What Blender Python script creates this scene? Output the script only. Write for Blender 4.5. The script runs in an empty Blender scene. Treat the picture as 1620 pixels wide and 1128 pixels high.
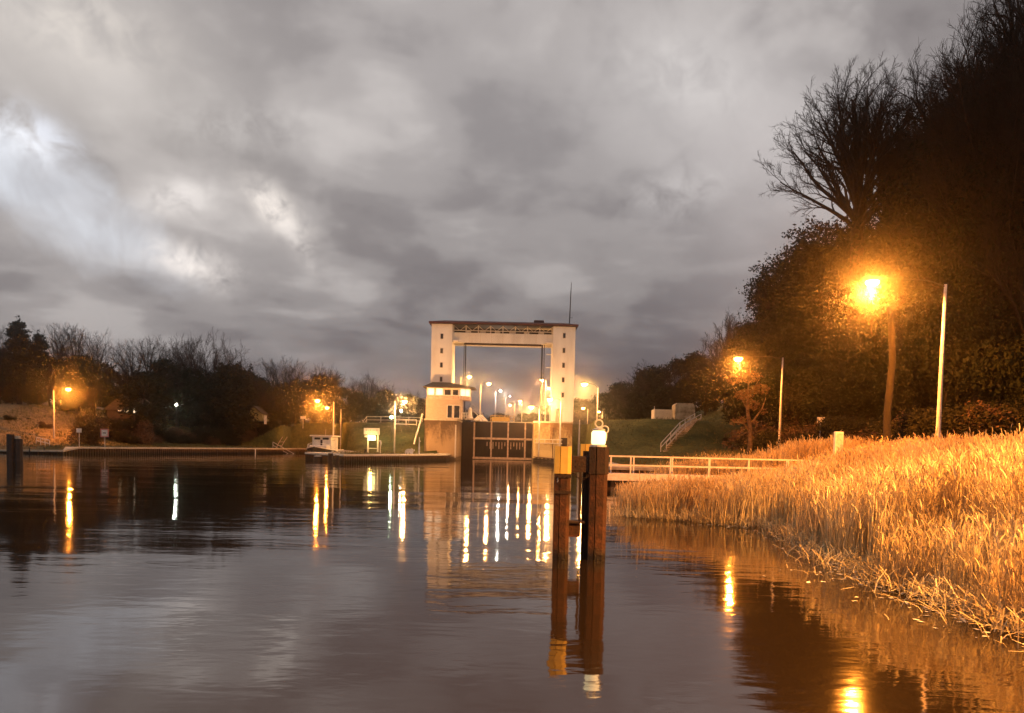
import bpy, math, random
import numpy as np
from mathutils import Vector, Matrix, Euler

scene = bpy.context.scene
COL = scene.collection
R = math.radians
PI = math.pi

# ------------------------------------------------------------------ camera
F, CX, CY, EYE = 1250.0, 810.0, 770.0, 2.6   # the photograph is the upper part of a frame: shifted lens
PITCH, ROLL = -3.0, 1.3
cam_d = bpy.data.cameras.new("camera")
cam = bpy.data.objects.new("camera", cam_d)
COL.objects.link(cam)
cam_d.sensor_width = 36.0
cam_d.lens = F / 1620.0 * 36.0
cam_d.shift_y = (CY - 564.0) / 1620.0
cam_d.clip_end = 3000
cam_d.clip_start = 0.05
CM = (Matrix.Rotation(R(90 + PITCH), 4, 'X') @ Matrix.Rotation(R(ROLL), 4, 'Z'))
cam.matrix_world = Matrix.Translation((0, 0, EYE)) @ CM
scene.camera = cam
CMI = CM.inverted()

scene.view_settings.view_transform = 'Standard'
scene.view_settings.look = 'None'
scene.view_settings.gamma = 1
scene.view_settings.exposure = 0.0
scene.render.engine = 'CYCLES'
cy = scene.cycles
cy.use_denoising = True
try:
    cy.denoiser = 'OPENIMAGEDENOISE'
    cy.denoising_prefilter = 'ACCURATE'
except Exception:
    pass
cy.max_bounces = 6
cy.diffuse_bounces = 2
cy.glossy_bounces = 3
cy.transmission_bounces = 3
cy.volume_bounces = 0
cy.transparent_max_bounces = 6
cy.sample_clamp_indirect = 3.0
cy.caustics_reflective = False
cy.caustics_refractive = False
cy.use_light_tree = True


def ray(px, py):
    return (CM.to_3x3() @ Vector(((px - CX) / F, -(py - CY) / F, -1.0)))


def P(px, py, Y):
    """world point on the view ray through a photo pixel at depth Y"""
    d = ray(px, py)
    t = Y / d.y
    return Vector((d.x * t, Y, EYE + d.z * t))


def G(px, py, z=0.0):
    d = ray(px, py)
    t = (z - EYE) / d.z
    return Vector((d.x * t, d.y * t, z))


def proj(x, y, z):
    v = CMI.to_3x3() @ Vector((x, y, z - EYE))
    return (CX + F * v.x / -v.z, CY - F * v.y / -v.z)


def X(px, Y, z=2.0):
    """world x that shows at column px for depth Y and height z"""
    x = (px - CX) / F * Y
    for _ in range(4):
        x += (px - proj(x, Y, z)[0]) * Y / F
    return x


def Z(py, Y, x=0.0):
    z = 2.0
    for _ in range(4):
        z -= (py - proj(x, Y, z)[1]) * Y / F
    return z


# ------------------------------------------------------------------ sky
SUN_EL, SUN_ROT = 1.5, 250.0
world = bpy.data.worlds.new("World")
scene.world = world
world.use_nodes = True
wt = world.node_tree
for n in list(wt.nodes):
    wt.nodes.remove(n)


class NT:
    def __init__(s, t):
        s.t = t

    def new(s, typ, **kw):
        n = s.t.nodes.new(typ)
        for k, v in kw.items():
            if k.startswith('i_'):
                n.inputs[k[2:].replace('_', ' ')].default_value = v
            else:
                setattr(n, k, v)
        return n

    def link(s, a, b):
        s.t.links.new(a, b)

    def math(s, op, a, b=None, c=None, clamp=False):
        n = s.t.nodes.new('ShaderNodeMath')
        n.operation = op
        n.use_clamp = clamp
        for i, v in enumerate((a, b, c)):
            if v is None:
                continue
            if isinstance(v, (int, float)):
                n.inputs[i].default_value = v
            else:
                s.t.links.new(v, n.inputs[i])
        return n.outputs[0]

    def mix(s, f, a, b, blend='MIX'):
        n = s.t.nodes.new('ShaderNodeMix')
        n.data_type = 'RGBA'
        n.blend_type = blend
        for idx, v in ((0, f), (6, a), (7, b)):
            if isinstance(v, (int, float)):
                n.inputs[idx].default_value = v
            elif isinstance(v, (tuple, list)):
                n.inputs[idx].default_value = (*v[:3], 1)
            else:
                s.t.links.new(v, n.inputs[idx])
        return n.outputs[2]

    def ramp(s, f, stops, interp='LINEAR'):
        n = s.t.nodes.new('ShaderNodeValToRGB')
        cr = n.color_ramp
        cr.interpolation = interp
        while len(cr.elements) > 1:
            cr.elements.remove(cr.elements[-1])
        for i, (p, c) in enumerate(stops):
            e = cr.elements[0] if i == 0 else cr.elements.new(p)
            e.position = p
            e.color = (*c[:3], 1) if isinstance(c, (tuple, list)) else (c, c, c, 1)
        s.t.links.new(f, n.inputs[0])
        return n.outputs[0]

    def noise(s, vec, scale, detail=4, rough=0.5, dist=0.0):
        n = s.t.nodes.new('ShaderNodeTexNoise')
        n.inputs['Scale'].default_value = scale
        n.inputs['Detail'].default_value = detail
        n.inputs['Roughness'].default_value = rough
        n.inputs['Distortion'].default_value = dist
        if vec is not None:
            s.t.links.new(vec, n.inputs['Vector'])
        return n.outputs[0]


w = NT(wt)
out = w.new('ShaderNodeOutputWorld')
bg = w.new('ShaderNodeBackground')
w.link(bg.outputs[0], out.inputs[0])
tc = w.new('ShaderNodeTexCoord')
dirv = tc.outputs['Generated']
sep = w.new('ShaderNodeSeparateXYZ')
w.link(dirv, sep.inputs[0])
# clouds lie on a layer overhead: project the direction on that layer
zz = w.math('ADD', w.math('MAXIMUM', sep.outputs[2], 0.0), 0.22)
u = w.math('DIVIDE', sep.outputs[0], zz)
v = w.math('DIVIDE', sep.outputs[1], zz)
cmb = w.new('ShaderNodeCombineXYZ')
w.link(u, cmb.inputs[0])
w.link(v, cmb.inputs[1])
cloud_vec = cmb.outputs[0]
n1 = w.noise(cloud_vec, 1.25, 3, 0.5, 0.5)
n2 = w.noise(cloud_vec, 3.4, 4, 0.5, 0.25)
n3 = w.noise(dirv, 26.0, 3, 0.55, 0.2)
cl = w.math('ADD', w.math('MULTIPLY', n1, 0.60), w.math('MULTIPLY', n2, 0.36))
cl = w.math('ADD', cl, w.math('MULTIPLY', n3, 0.06))
cloud_col = w.ramp(cl, [(0.37, (0.125, 0.112, 0.114)), (0.45, (0.208, 0.189, 0.188)),
                        (0.53, (0.330, 0.304, 0.296)), (0.62, (0.500, 0.465, 0.447))], 'EASE')


def blob(px, py, rx, ry, rot=0.0, soft=1.0):
    """smooth patch of sky round the direction of a cloud gap (elliptical in angle)"""
    d = ray(px, py).normalized()
    up = Vector((0, 0, 1))
    rt = d.cross(up).normalized()
    uu = rt.cross(d).normalized()
    a = R(rot)
    e1 = rt * math.cos(a) + uu * math.sin(a)
    e2 = -rt * math.sin(a) + uu * math.cos(a)

    def dot(e, s_):
        n = w.new('ShaderNodeVectorMath', operation='DOT_PRODUCT')
        w.link(dirv, n.inputs[0])
        n.inputs[1].default_value = (e.x, e.y, e.z)
        o = d.dot(e)
        return w.math('MULTIPLY', w.math('SUBTRACT', n.outputs['Value'], o), s_)
    q1 = dot(e1, F / rx)
    q2 = dot(e2, F / ry)
    r2 = w.math('ADD', w.math('MULTIPLY', q1, q1), w.math('MULTIPLY', q2, q2))
    return w.math('EXPONENT', w.math('MULTIPLY', r2, -soft))


def jag(m, amt, lo, hi, sc=13.0):
    """roughen a mask's edge with cloud noise"""
    k = w.math('ADD', m, w.math('MULTIPLY', w.math('SUBTRACT', w.noise(dirv, sc, 6, 0.62, 0.5), 0.5), amt))
    return w.math('SMOOTH_MIN', w.math('MULTIPLY', w.math('SUBTRACT', k, lo), 1.0 / (hi - lo), None, True), 1.0, 0.01)


# broad lighter and darker decks
col = cloud_col
m = blob(80, 60, 260, 130, -15)
col = w.mix(w.math('MULTIPLY', m, 0.55), col, (0.56, 0.52, 0.485))
m = blob(1130, 170, 200, 110, -20)
col = w.mix(w.math('MULTIPLY', jag(m, 0.8, 0.1, 0.9), 0.55), col, (0.52, 0.49, 0.48))
m = blob(1200, 330, 120, 170, 10)
col = w.mix(w.math('MULTIPLY', jag(m, 0.6, 0.1, 0.9), 0.5), col, (0.47, 0.43, 0.42))
m = blob(820, 200, 280, 140, -20)
col = w.mix(w.math('MULTIPLY', m, 0.50), col, (0.215, 0.200, 0.204))
m = blob(560, 260, 330, 60, -30)
col = w.mix(w.math('MULTIPLY', m, 0.25), col, (0.26, 0.24, 0.24))
m = blob(120, 390, 260, 70, -8)
col = w.mix(w.math('MULTIPLY', m, 0.3), col, (0.31, 0.285, 0.28))
# the darker, purplish band low over the lock
el = sep.outputs[2]
low = w.ramp(el, [(0.0, 1.0), (0.08, 0.88), (0.19, 0.46), (0.36, 0.0)])
side = w.ramp(w.math('ADD', w.math('MULTIPLY', sep.outputs[0], 0.5), 0.5), [(0.2, 0.42), (0.5, 1.0), (0.62, 1.0), (0.75, 0.8)])
col = w.mix(w.math('MULTIPLY', w.math('MULTIPLY', low, side), 0.92), col, (0.055, 0.046, 0.054))
# gap with bluish light at the left, ragged little gaps along its edge
sky = w.new('ShaderNodeTexSky', sky_type='NISHITA')
sky.sun_disc = False
sky.sun_elevation = R(SUN_EL)
sky.sun_rotation = R(SUN_ROT)
skyc = w.new('ShaderNodeVectorMath', operation='SCALE')
w.link(sky.outputs[0], skyc.inputs[0])
skyc.inputs['Scale'].default_value = 0.05
bl = w.mix(0.94, skyc.outputs[0], w.ramp(w.noise(dirv, 9.0, 5, 0.6, 0.6), [(0.35, (0.42, 0.42, 0.45)), (0.65, (0.74, 0.78, 0.85))]))
m = jag(blob(0, 255, 270, 66, -24), 0.9, 0.32, 0.80, 11.0)
m = w.math('MULTIPLY', m, 0.58)
col = w.mix(m, col, bl)
for (bx, by, rx, ry, rot, k, c) in (
        (15, 212, 34, 15, -20, .8, (0.86, 0.88, 0.94)), (70, 205, 30, 12, -25, .5, (0.72, 0.76, 0.86)),
        (280, 312, 34, 16, 15, .7, (0.74, 0.69, 0.66)),
        (440, 335, 30, 14, -40, .9, (0.90, 0.82, 0.75)), (470, 385, 34, 10, -50, .6, (0.60, 0.55, 0.52)),
        (300, 414, 30, 14, -15, 1.0, (0.86, 0.79, 0.74)), (345, 440, 24, 18, -60, .5, (0.52, 0.48, 0.46)),
        (380, 200, 90, 22, 5, .4, (0.52, 0.49, 0.47)), (1085, 120, 60, 30, -20, .4, (0.60, 0.57, 0.55)),
        (1080, 300, 50, 22, 15, .5, (0.52, 0.49, 0.48)), (130, 40, 60, 30, 0, .4, (0.70, 0.64, 0.58))):
    m = w.math('MULTIPLY', blob(bx, by, rx * 1.5, ry * 1.5, rot), w.ramp(w.noise(dirv, 30.0, 6, 0.62, 0.5), [(0.34, 0.0), (0.62, 1.0)]))
    col = w.mix(w.math('MULTIPLY', m, k), col, c)
# under the horizon: dark ground colour
below = w.math('GREATER_THAN', 0.0, el)
col = w.mix(below, col, (0.04, 0.035, 0.035))
w.link(col, bg.inputs['Color'])
bg.inputs['Strength'].default_value = 1.46
world.cycles.sampling_method = 'MANUAL'
world.cycles.sample_map_resolution = 512

# what is left of the sun: a very weak, very soft glow through the clouds
sd = bpy.data.lights.new("sun", 'SUN')
sd.energy = 0.03
sd.angle = R(25)
sd.color = (1.0, 0.9, 0.85)
so = bpy.data.objects.new("sun", sd)
so.rotation_euler = Euler((R(70), 0, R(60)))
COL.objects.link(so)

# ------------------------------------------------------------------ materials
MATS = {}


def mat(name, c, rough=0.7, c2=None, scale=3.0, bump=0.0, metal=0.0, spec=0.4, detail=5, stretch=None, bscale=None, c3=None):
    if name in MATS:
        return MATS[name]
    m = bpy.data.materials.new(name)
    m.use_nodes = True
    t = NT(m.node_tree)
    b = m.node_tree.nodes['Principled BSDF']
    b.inputs['Roughness'].default_value = rough
    b.inputs['Metallic'].default_value = metal
    b.inputs['Specular IOR Level'].default_value = spec
    co = t.new('ShaderNodeTexCoord')
    vec = co.outputs['Object']
    if stretch:
        mp = t.new('ShaderNodeMapping')
        mp.inputs['Scale'].default_value = stretch
        t.link(vec, mp.inputs[0])
        vec = mp.outputs[0]
    c2 = c2 or tuple(x * 0.7 for x in c)
    n = t.noise(vec, scale, detail, 0.6)
    stops = [(0.36, c2), (0.60, c)]
    if c3:
        stops.append((0.72, c3))
    cc = t.ramp(n, stops)
    t.link(cc, b.inputs['Base Color'])
    if bump:
        bn = t.new('ShaderNodeBump')
        bn.inputs['Strength'].default_value = bump
        bn.inputs['Distance'].default_value = 0.05
        t.link(t.noise(vec, bscale or scale * 4, 4, 0.6), bn.inputs['Height'])
        t.link(bn.outputs[0], b.inputs['Normal'])
    MATS[name] = m
    return m


def emit(name, c, s):
    if name in MATS:
        return MATS[name]
    m = bpy.data.materials.new(name)
    m.use_nodes = True
    nt = m.node_tree
    b = nt.nodes['Principled BSDF']
    b.inputs['Base Color'].default_value = (0.8, 0.8, 0.8, 1)
    b.inputs['Emission Color'].default_value = (*c, 1)
    b.inputs['Emission Strength'].default_value = s
    MATS[name] = m
    return m


SOD = (1.0, 0.29, 0.028)
m_galv = mat('galvanised_steel', (0.62, 0.60, 0.57), 0.5, (0.45, 0.43, 0.40), 6, metal=0.1)
m_white = mat('white_paint', (0.78, 0.76, 0.72), 0.5, (0.62, 0.58, 0.52), 2.5)
m_tower = mat('tower_render', (0.72, 0.74, 0.76), 0.8, (0.58, 0.59, 0.60), 0.45, 0.1, stretch=(1, 1, .25))
m_dark = mat('dark_steel', (0.035, 0.030, 0.028), 0.6, (0.02, 0.017, 0.015), 4)
m_roofred = mat('dark_red_roof', (0.10, 0.030, 0.024), 0.7, (0.06, 0.02, 0.018), 2, 0.3)
m_rooftile = mat('brown_tile_roof', (0.10, 0.07, 0.04), 0.85, (0.05, 0.04, 0.022), 2.0, 0.6, stretch=(1, 1, 4))
m_glassdark = mat('dark_glass', (0.03, 0.025, 0.025), 0.12, (0.02, 0.02, 0.02), 2, spec=0.8)
m_rust = mat('rusty_steel', (0.062, 0.020, 0.008), 0.85, (0.022, 0.008, 0.004), 5, 0.5, c3=(0.11, 0.045, 0.02))


def tide_line(m, z0, z1, c):
    """wet, algae-dark band on steel just above the water"""
    t = NT(m.node_tree)
    b = m.node_tree.nodes['Principled BSDF']
    src = b.inputs['Base Color'].links[0].from_socket
    co = t.new('ShaderNodeTexCoord')
    sp = t.new('ShaderNodeSeparateXYZ')
    t.link(co.outputs['Object'], sp.inputs[0])
    zz_ = t.math('ADD', sp.outputs[2], t.math('MULTIPLY', t.math('SUBTRACT', t.noise(co.outputs['Object'], 9.0, 4, .6), .5), .22))
    k = t.ramp(t.math('DIVIDE', t.math('SUBTRACT', zz_, z0), z1 - z0), [(0.0, 1.0), (1.0, 0.0)])
    t.link(t.mix(k, src, c), b.inputs['Base Color'])
    rr = t.math('SUBTRACT', b.inputs['Roughness'].default_value, t.math('MULTIPLY', k, .5))
    t.link(rr, b.inputs['Roughness'])


tide_line(m_rust, .10, .30, (.012, .008, .004))
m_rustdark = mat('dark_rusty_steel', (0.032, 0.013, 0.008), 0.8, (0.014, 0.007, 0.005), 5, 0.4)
m_yellow = mat('yellow_paint', (0.60, 0.42, 0.10), 0.55, (0.50, 0.33, 0.07), 2.5)
m_gate = mat('brown_gate_plating', (0.020, 0.008, 0.005), 0.8, (0.010, 0.004, 0.003), 1.2, 0.3, stretch=(2.5, 1, 0.5))
m_gatebeam = mat('pale_gate_beam', (0.55, 0.43, 0.36), 0.6, (0.36, 0.25, 0.19), 3)
m_pile = mat('sheet_piling', (0.13, 0.07, 0.035), 0.8, (0.06, 0.03, 0.018), 2, 0.4)
tide_line(m_pile, .15, .55, (.014, .012, .006))
m_cap = mat('quay_concrete', (0.50, 0.45, 0.36), 0.9, (0.36, 0.31, 0.24), 1.6, 0.3)
m_bark = mat('bark', (0.055, 0.036, 0.024), 0.95, (0.028, 0.019, 0.014), 5, 0.6, spec=.1)
m_twig = mat('twigs', (0.045, 0.028, 0.019), 0.95, (0.028, 0.018, 0.013), 1, spec=.1)
m_leaf = mat('evergreen_foliage', (0.020, 0.023, 0.009), 0.9, (0.010, 0.012, 0.006), 0.8, spec=.1)
m_ivy = mat('ivy_foliage', (0.032, 0.028, 0.011), 0.9, (0.014, 0.014, 0.007), 1.0, spec=.1)
m_deadleaf = mat('withered_foliage', (0.10, 0.050, 0.018), 0.8, (0.04, 0.020, 0.009), 1.0)


def m_concrete(name, c, stain):
    """lock concrete with damp stains that run down from the top and a dark wet foot"""
    m = bpy.data.materials.new(name)
    m.use_nodes = True
    t = NT(m.node_tree)
    b = m.node_tree.nodes['Principled BSDF']
    b.inputs['Roughness'].default_value = 0.85
    co = t.new('ShaderNodeTexCoord')
    vec = co.outputs['Object']
    sp = t.new('ShaderNodeSeparateXYZ')
    t.link(vec, sp.inputs[0])
    mp = t.new('ShaderNodeMapping')
    mp.inputs['Scale'].default_value = (1.0, 1.0, 0.35)
    t.link(vec, mp.inputs[0])
    n = t.noise(mp.outputs[0], 0.55, 6, 0.65, 0.6)
    nf = t.noise(vec, 3.0, 5, 0.6)
    top = t.math('MULTIPLY', t.math('SUBTRACT', sp.outputs[2], 3.2), 0.11)
    k = t.math('ADD', t.math('ADD', n, top), t.math('MULTIPLY', t.math('SUBTRACT', nf, 0.5), 0.35))
    cc = t.ramp(k, [(0.50, c), (0.74, stain)])
    foot = t.ramp(t.math('MULTIPLY', sp.outputs[2], 0.5), [(0.22, 1.0), (0.34, 0.0)])
    cc = t.mix(t.math('MULTIPLY', foot, 0.75), cc, (0.07, 0.05, 0.03))
    t.link(cc, b.inputs['Base Color'])
    bn = t.new('ShaderNodeBump')
    bn.inputs['Strength'].default_value = 0.4
    bn.inputs['Distance'].default_value = 0.04
    t.link(t.noise(vec, 9.0, 4, 0.6), bn.inputs['Height'])
    t.link(bn.outputs[0], b.inputs['Normal'])
    MATS[name] = m
    return m


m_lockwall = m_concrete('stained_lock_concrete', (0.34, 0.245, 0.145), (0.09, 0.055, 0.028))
m_lockwall2 = m_concrete('lamplit_lock_concrete', (0.62, 0.49, 0.25), (0.22, 0.12, 0.045))  # brighter, yellower copy of the left wall's concrete, with lamplight in its colour

# brick for the lower storey of the control building
mb = bpy.data.materials.new('pale_brick')
mb.use_nodes = True
t = NT(mb.node_tree)
br = t.new('ShaderNodeTexBrick')
co = t.new('ShaderNodeTexCoord')
mp = t.new('ShaderNodeMapping')
mp.inputs['Rotation'].default_value = (R(90), 0, 0)
t.link(co.outputs['Object'], mp.inputs[0])
t.link(mp.outputs[0], br.inputs['Vector'])
br.inputs['Color1'].default_value = (0.50, 0.40, 0.31, 1)
br.inputs['Color2'].default_value = (0.42, 0.32, 0.24, 1)
br.inputs['Mortar'].default_value = (0.30, 0.24, 0.18, 1)
br.inputs['Scale'].default_value = 2.2
t.link(br.outputs[0], mb.node_tree.nodes['Principled BSDF'].inputs['Base Color'])
mb.node_tree.nodes['Principled BSDF'].inputs['Roughness'].default_value = 0.85
MATS['pale_brick'] = mb
m_brick = mb

# ground
mg = bpy.data.materials.new('grass_bank')
mg.use_nodes = True
t = NT(mg.node_tree)
b = mg.node_tree.nodes['Principled BSDF']
b.inputs['Roughness'].default_value = 0.95
b.inputs['Specular IOR Level'].default_value = 0.1
co = t.new('ShaderNodeTexCoord')
vec = co.outputs['Object']
na = t.noise(vec, 0.16, 6, 0.65)
nb = t.noise(vec, 2.6, 6, 0.7)
g1 = t.ramp(na, [(0.38, (0.045, 0.054, 0.014)), (0.60, (0.135, 0.125, 0.034))])
g2 = t.ramp(nb, [(0.35, 0.35), (0.65, 1.25)])
sp_ = t.new('ShaderNodeSeparateXYZ')
t.link(vec, sp_.inputs[0])
sand_m = t.math('ADD', t.math('MULTIPLY', t.math('SUBTRACT', -58.0, sp_.outputs[0]), 0.12), t.math('MULTIPLY', t.math('SUBTRACT', na, 0.5), 1.6), None, True)
sand = t.ramp(nb, [(0.35, (0.20, 0.135, 0.065)), (0.65, (0.27, 0.19, 0.10))])
gcol = t.mix(t.math('MINIMUM', t.math('MAXIMUM', sand_m, 0.0), 1.0), g1, sand)
t.link(t.mix(0.7, gcol, g2, 'MULTIPLY'), b.inputs['Base Color'])
bn = t.new('ShaderNodeBump')
bn.inputs['Strength'].default_value = 0.7
bn.inputs['Distance'].default_value = 0.05
t.link(t.noise(vec, 5.0, 6, 0.7), bn.inputs['Height'])
t.link(bn.outputs[0], b.inputs['Normal'])

# ------------------------------------------------------------------ mesh helpers


class MB:
    def __init__(s):
        s.v, s.f = [], []

    def add(s, vs, fs):
        o = len(s.v)
        s.v += [tuple(p) for p in vs]
        s.f += [tuple(i + o for i in f) for f in fs]
        return s

    def box(s, x0, x1, y0, y1, z0, z1):
        vs = [(x0, y0, z0), (x1, y0, z0), (x1, y1, z0), (x0, y1, z0), (x0, y0, z1), (x1, y0, z1), (x1, y1, z1), (x0, y1, z1)]
        return s.add(vs, [(0, 3, 2, 1), (4, 5, 6, 7), (0, 1, 5, 4), (1, 2, 6, 5), (2, 3, 7, 6), (3, 0, 4, 7)])

    def cbox(s, x0, x1, y0, y1, z0, z1, c=0.02):
        """box with chamfered vertical and top edges"""
        pts = [(x0 + c, y0), (x1 - c, y0), (x1, y0 + c), (x1, y1 - c), (x1 - c, y1), (x0 + c, y1), (x0, y1 - c), (x0, y0 + c)]
        pin = [(x0 + 2 * c, y0 + c), (x1 - 2 * c, y0 + c), (x1 - c, y0 + 2 * c), (x1 - c, y1 - 2 * c), (x1 - 2 * c, y1 - c), (x0 + 2 * c, y1 - c), (x0 + c, y1 - 2 * c), (x0 + c, y0 + 2 * c)]
        vs = [(p[0], p[1], z0) for p in pts] + [(p[0], p[1], z1 - c) for p in pts] + [(p[0], p[1], z1) for p in pin]
        fs = [tuple(range(7, -1, -1)), tuple(range(16, 24))]
        for a in range(2):
            for i in range(8):
                j = (i + 1) % 8
                fs.append((a * 8 + i, a * 8 + j, a * 8 + 8 + j, a * 8 + 8 + i))
        return s.add(vs, fs)

    def tube(s, pts, rad, n=8, cap=True, rot=0.0):
        pts = [Vector(p) for p in pts]
        if not hasattr(rad, '__len__'):
            rad = [rad] * len(pts)
        vs, fs = [], []
        ref = None
        for i, p in enumerate(pts):
            d = (pts[min(i + 1, len(pts) - 1)] - pts[max(i - 1, 0)]).normalized()
            if ref is None:
                ref = Vector((1, 0, 0)) if abs(d.z) > 0.7 else Vector((0, 0, 1))
            a = (ref - d * ref.dot(d)).normalized()
            bb = d.cross(a)
            ref = a
            for k in range(n):
                th = 2 * PI * k / n + rot
                vs.append(p + (a * math.cos(th) + bb * math.sin(th)) * rad[i])
        for i in range(len(pts) - 1):
            for k in range(n):
                j = (k + 1) % n
                fs.append((i * n + k, i * n + j, (i + 1) * n + j, (i + 1) * n + k))
        if cap:
            fs.append(tuple(range(n - 1, -1, -1)))
            fs.append(tuple(range((len(pts) - 1) * n, len(pts) * n)))
        return s.add(vs, fs)

    def prism(s, poly, z0, z1):
        n = len(poly)
        vs = [(p[0], p[1], z0) for p in poly] + [(p[0], p[1], z1) for p in poly]
        fs = [tuple(range(n - 1, -1, -1)), tuple(range(n, 2 * n))]
        for i in range(n):
            j = (i + 1) % n
            fs.append((i, j, n + j, n + i))
        return s.add(vs, fs)

    def yprism(s, poly, y0, y1):
        """polygon of (x, z) extruded along y"""
        n = len(poly)
        vs = [(p[0], y0, p[1]) for p in poly] + [(p[0], y1, p[1]) for p in poly]
        fs = [tuple(range(n)), tuple(range(2 * n - 1, n - 1, -1))]
        for i in range(n):
            j = (i + 1) % n
            fs.append((j, i, n + i, n + j))
        return s.add(vs, fs)

    def lathe(s, prof, c=(0, 0, 0), n=14):
        vs, fs = [], []
        for (r, z) in prof:
            for k in range(n):
                a = 2 * PI * k / n
                vs.append((c[0] + r * math.cos(a), c[1] + r * math.sin(a), c[2] + z))
        for i in range(len(prof) - 1):
            for k in range(n):
                j = (k + 1) % n
                fs.append((i * n + k, i * n + j, (i + 1) * n + j, (i + 1) * n + k))
        fs.append(tuple(range(n - 1, -1, -1)))
        fs.append(tuple(range((len(prof) - 1) * n, len(prof) * n)))
        return s.add(vs, fs)

    def torus(s, c, r, rr, axis='Y', n=18, m=6):
        vs, fs = [], []
        for i in range(n):
            a = 2 * PI * i / n
            for k in range(m):
                bb = 2 * PI * k / m
                q = r + rr * math.cos(bb)
                h = rr * math.sin(bb)
                x, y = q * math.cos(a), q * math.sin(a)
                vs.append({'Y': (c[0] + x, c[1] + h, c[2] + y), 'Z': (c[0] + x, c[1] + y, c[2] + h), 'X': (c[0] + h, c[1] + x, c[2] + y)}[axis])
        for i in range(n):
            for k in range(m):
                i2, k2 = (i + 1) % n, (k + 1) % m
                fs.append((i * m + k, i2 * m + k, i2 * m + k2, i * m + k2))
        return s.add(vs, fs)

    def build(s, name, material, parent=None, smooth=False):
        me = bpy.data.meshes.new(name)
        me.from_pydata(s.v, [], s.f)
        me.materials.append(material)
        if smooth:
            me.shade_smooth()
        me.update()
        o = bpy.data.objects.new(name, me)
        COL.objects.link(o)
        if parent is not None:
            o.parent = parent
        return o


def npmesh(name, verts, faces, material, parent=None):
    """fast mesh from numpy arrays, all faces with the same number of corners"""
    me = bpy.data.meshes.new(name)
    k = faces.shape[1]
    me.vertices.add(len(verts))
    me.vertices.foreach_set('co', verts.astype(np.float32).ravel())
    me.loops.add(faces.size)
    me.loops.foreach_set('vertex_index', faces.astype(np.int32).ravel())
    me.polygons.add(len(faces))
    me.polygons.foreach_set('loop_start', np.arange(0, faces.size, k, dtype=np.int32))
    me.materials.append(material)
    me.update(calc_edges=True)
    o = bpy.data.objects.new(name, me)
    COL.objects.link(o)
    if parent is not None:
        o.parent = parent
    return o


def tag(o, label=None, cat=None, group=None, kind=None):
    if label:
        o['label'] = label
    if cat:
        o['category'] = cat
    if group:
        o['group'] = group
    if kind:
        o['kind'] = kind
    return o


def thing(name, label, cat, loc=(0, 0, 0), group=None, rz=0.0):
    o = bpy.data.objects.new(name, None)
    o.empty_display_size = 0.3
    COL.objects.link(o)
    o.location = loc
    o.rotation_euler = (0, 0, rz)
    return tag(o, label, cat, group)


def copy_tree(o, parent=None):
    c = o.copy()
    COL.objects.link(c)
    if parent is not None:
        c.parent = parent
    for ch in list(o.children):
        copy_tree(ch, c)
    return c


# ------------------------------------------------------------------ terrain
WATER = [(-115, -40), (-115, 60), (-95, 95), (-74, 108.5), (-60, 105.5), (-44, 154), (-44, 161), (-36, 161), (-33.5, 150),
         (-27.2, 131), (-26.4, 113.5), (-27.8, 111.5), (-28.2, 107.5), (-20.6, 96.5), (-15.2, 106), (-10.2, 121), (-10.2, 128.6), (-8.6, 128.6), (-8.6, 141),
         (3.6, 141), (3.6, 128.6), (10.2, 128.6), (10.2, 120), (8.0, 64.5), (13.5, 64), (15.5, 56), (15.5, 40), (13.0, 20), (11.5, 5), (11.5, -40)]
WP = np.array(WATER)


def inside(x, y):
    c = np.zeros(x.shape, bool)
    n = len(WP)
    for i in range(n):
        x0, y0 = WP[i]
        x1, y1 = WP[(i + 1) % n]
        if y0 == y1:
            continue
        cond = ((y0 > y) != (y1 > y)) & (x < (x1 - x0) * (y - y0) / (y1 - y0) + x0)
        c ^= cond
    return c


def sdist(x, y):
    d = np.full(x.shape, 1e9)
    n = len(WP)
    for i in range(n):
        a = WP[i]
        bb = WP[(i + 1) % n]
        e = bb - a
        L = (e ** 2).sum()
        tt = np.clip(((x - a[0]) * e[0] + (y - a[1]) * e[1]) / L, 0, 1)
        d = np.minimum(d, np.hypot(x - a[0] - tt * e[0], y - a[1] - tt * e[1]))
    return d


def ss(t):
    t = np.clip(t, 0, 1)
    return t * t * (3 - 2 * t)


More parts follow.
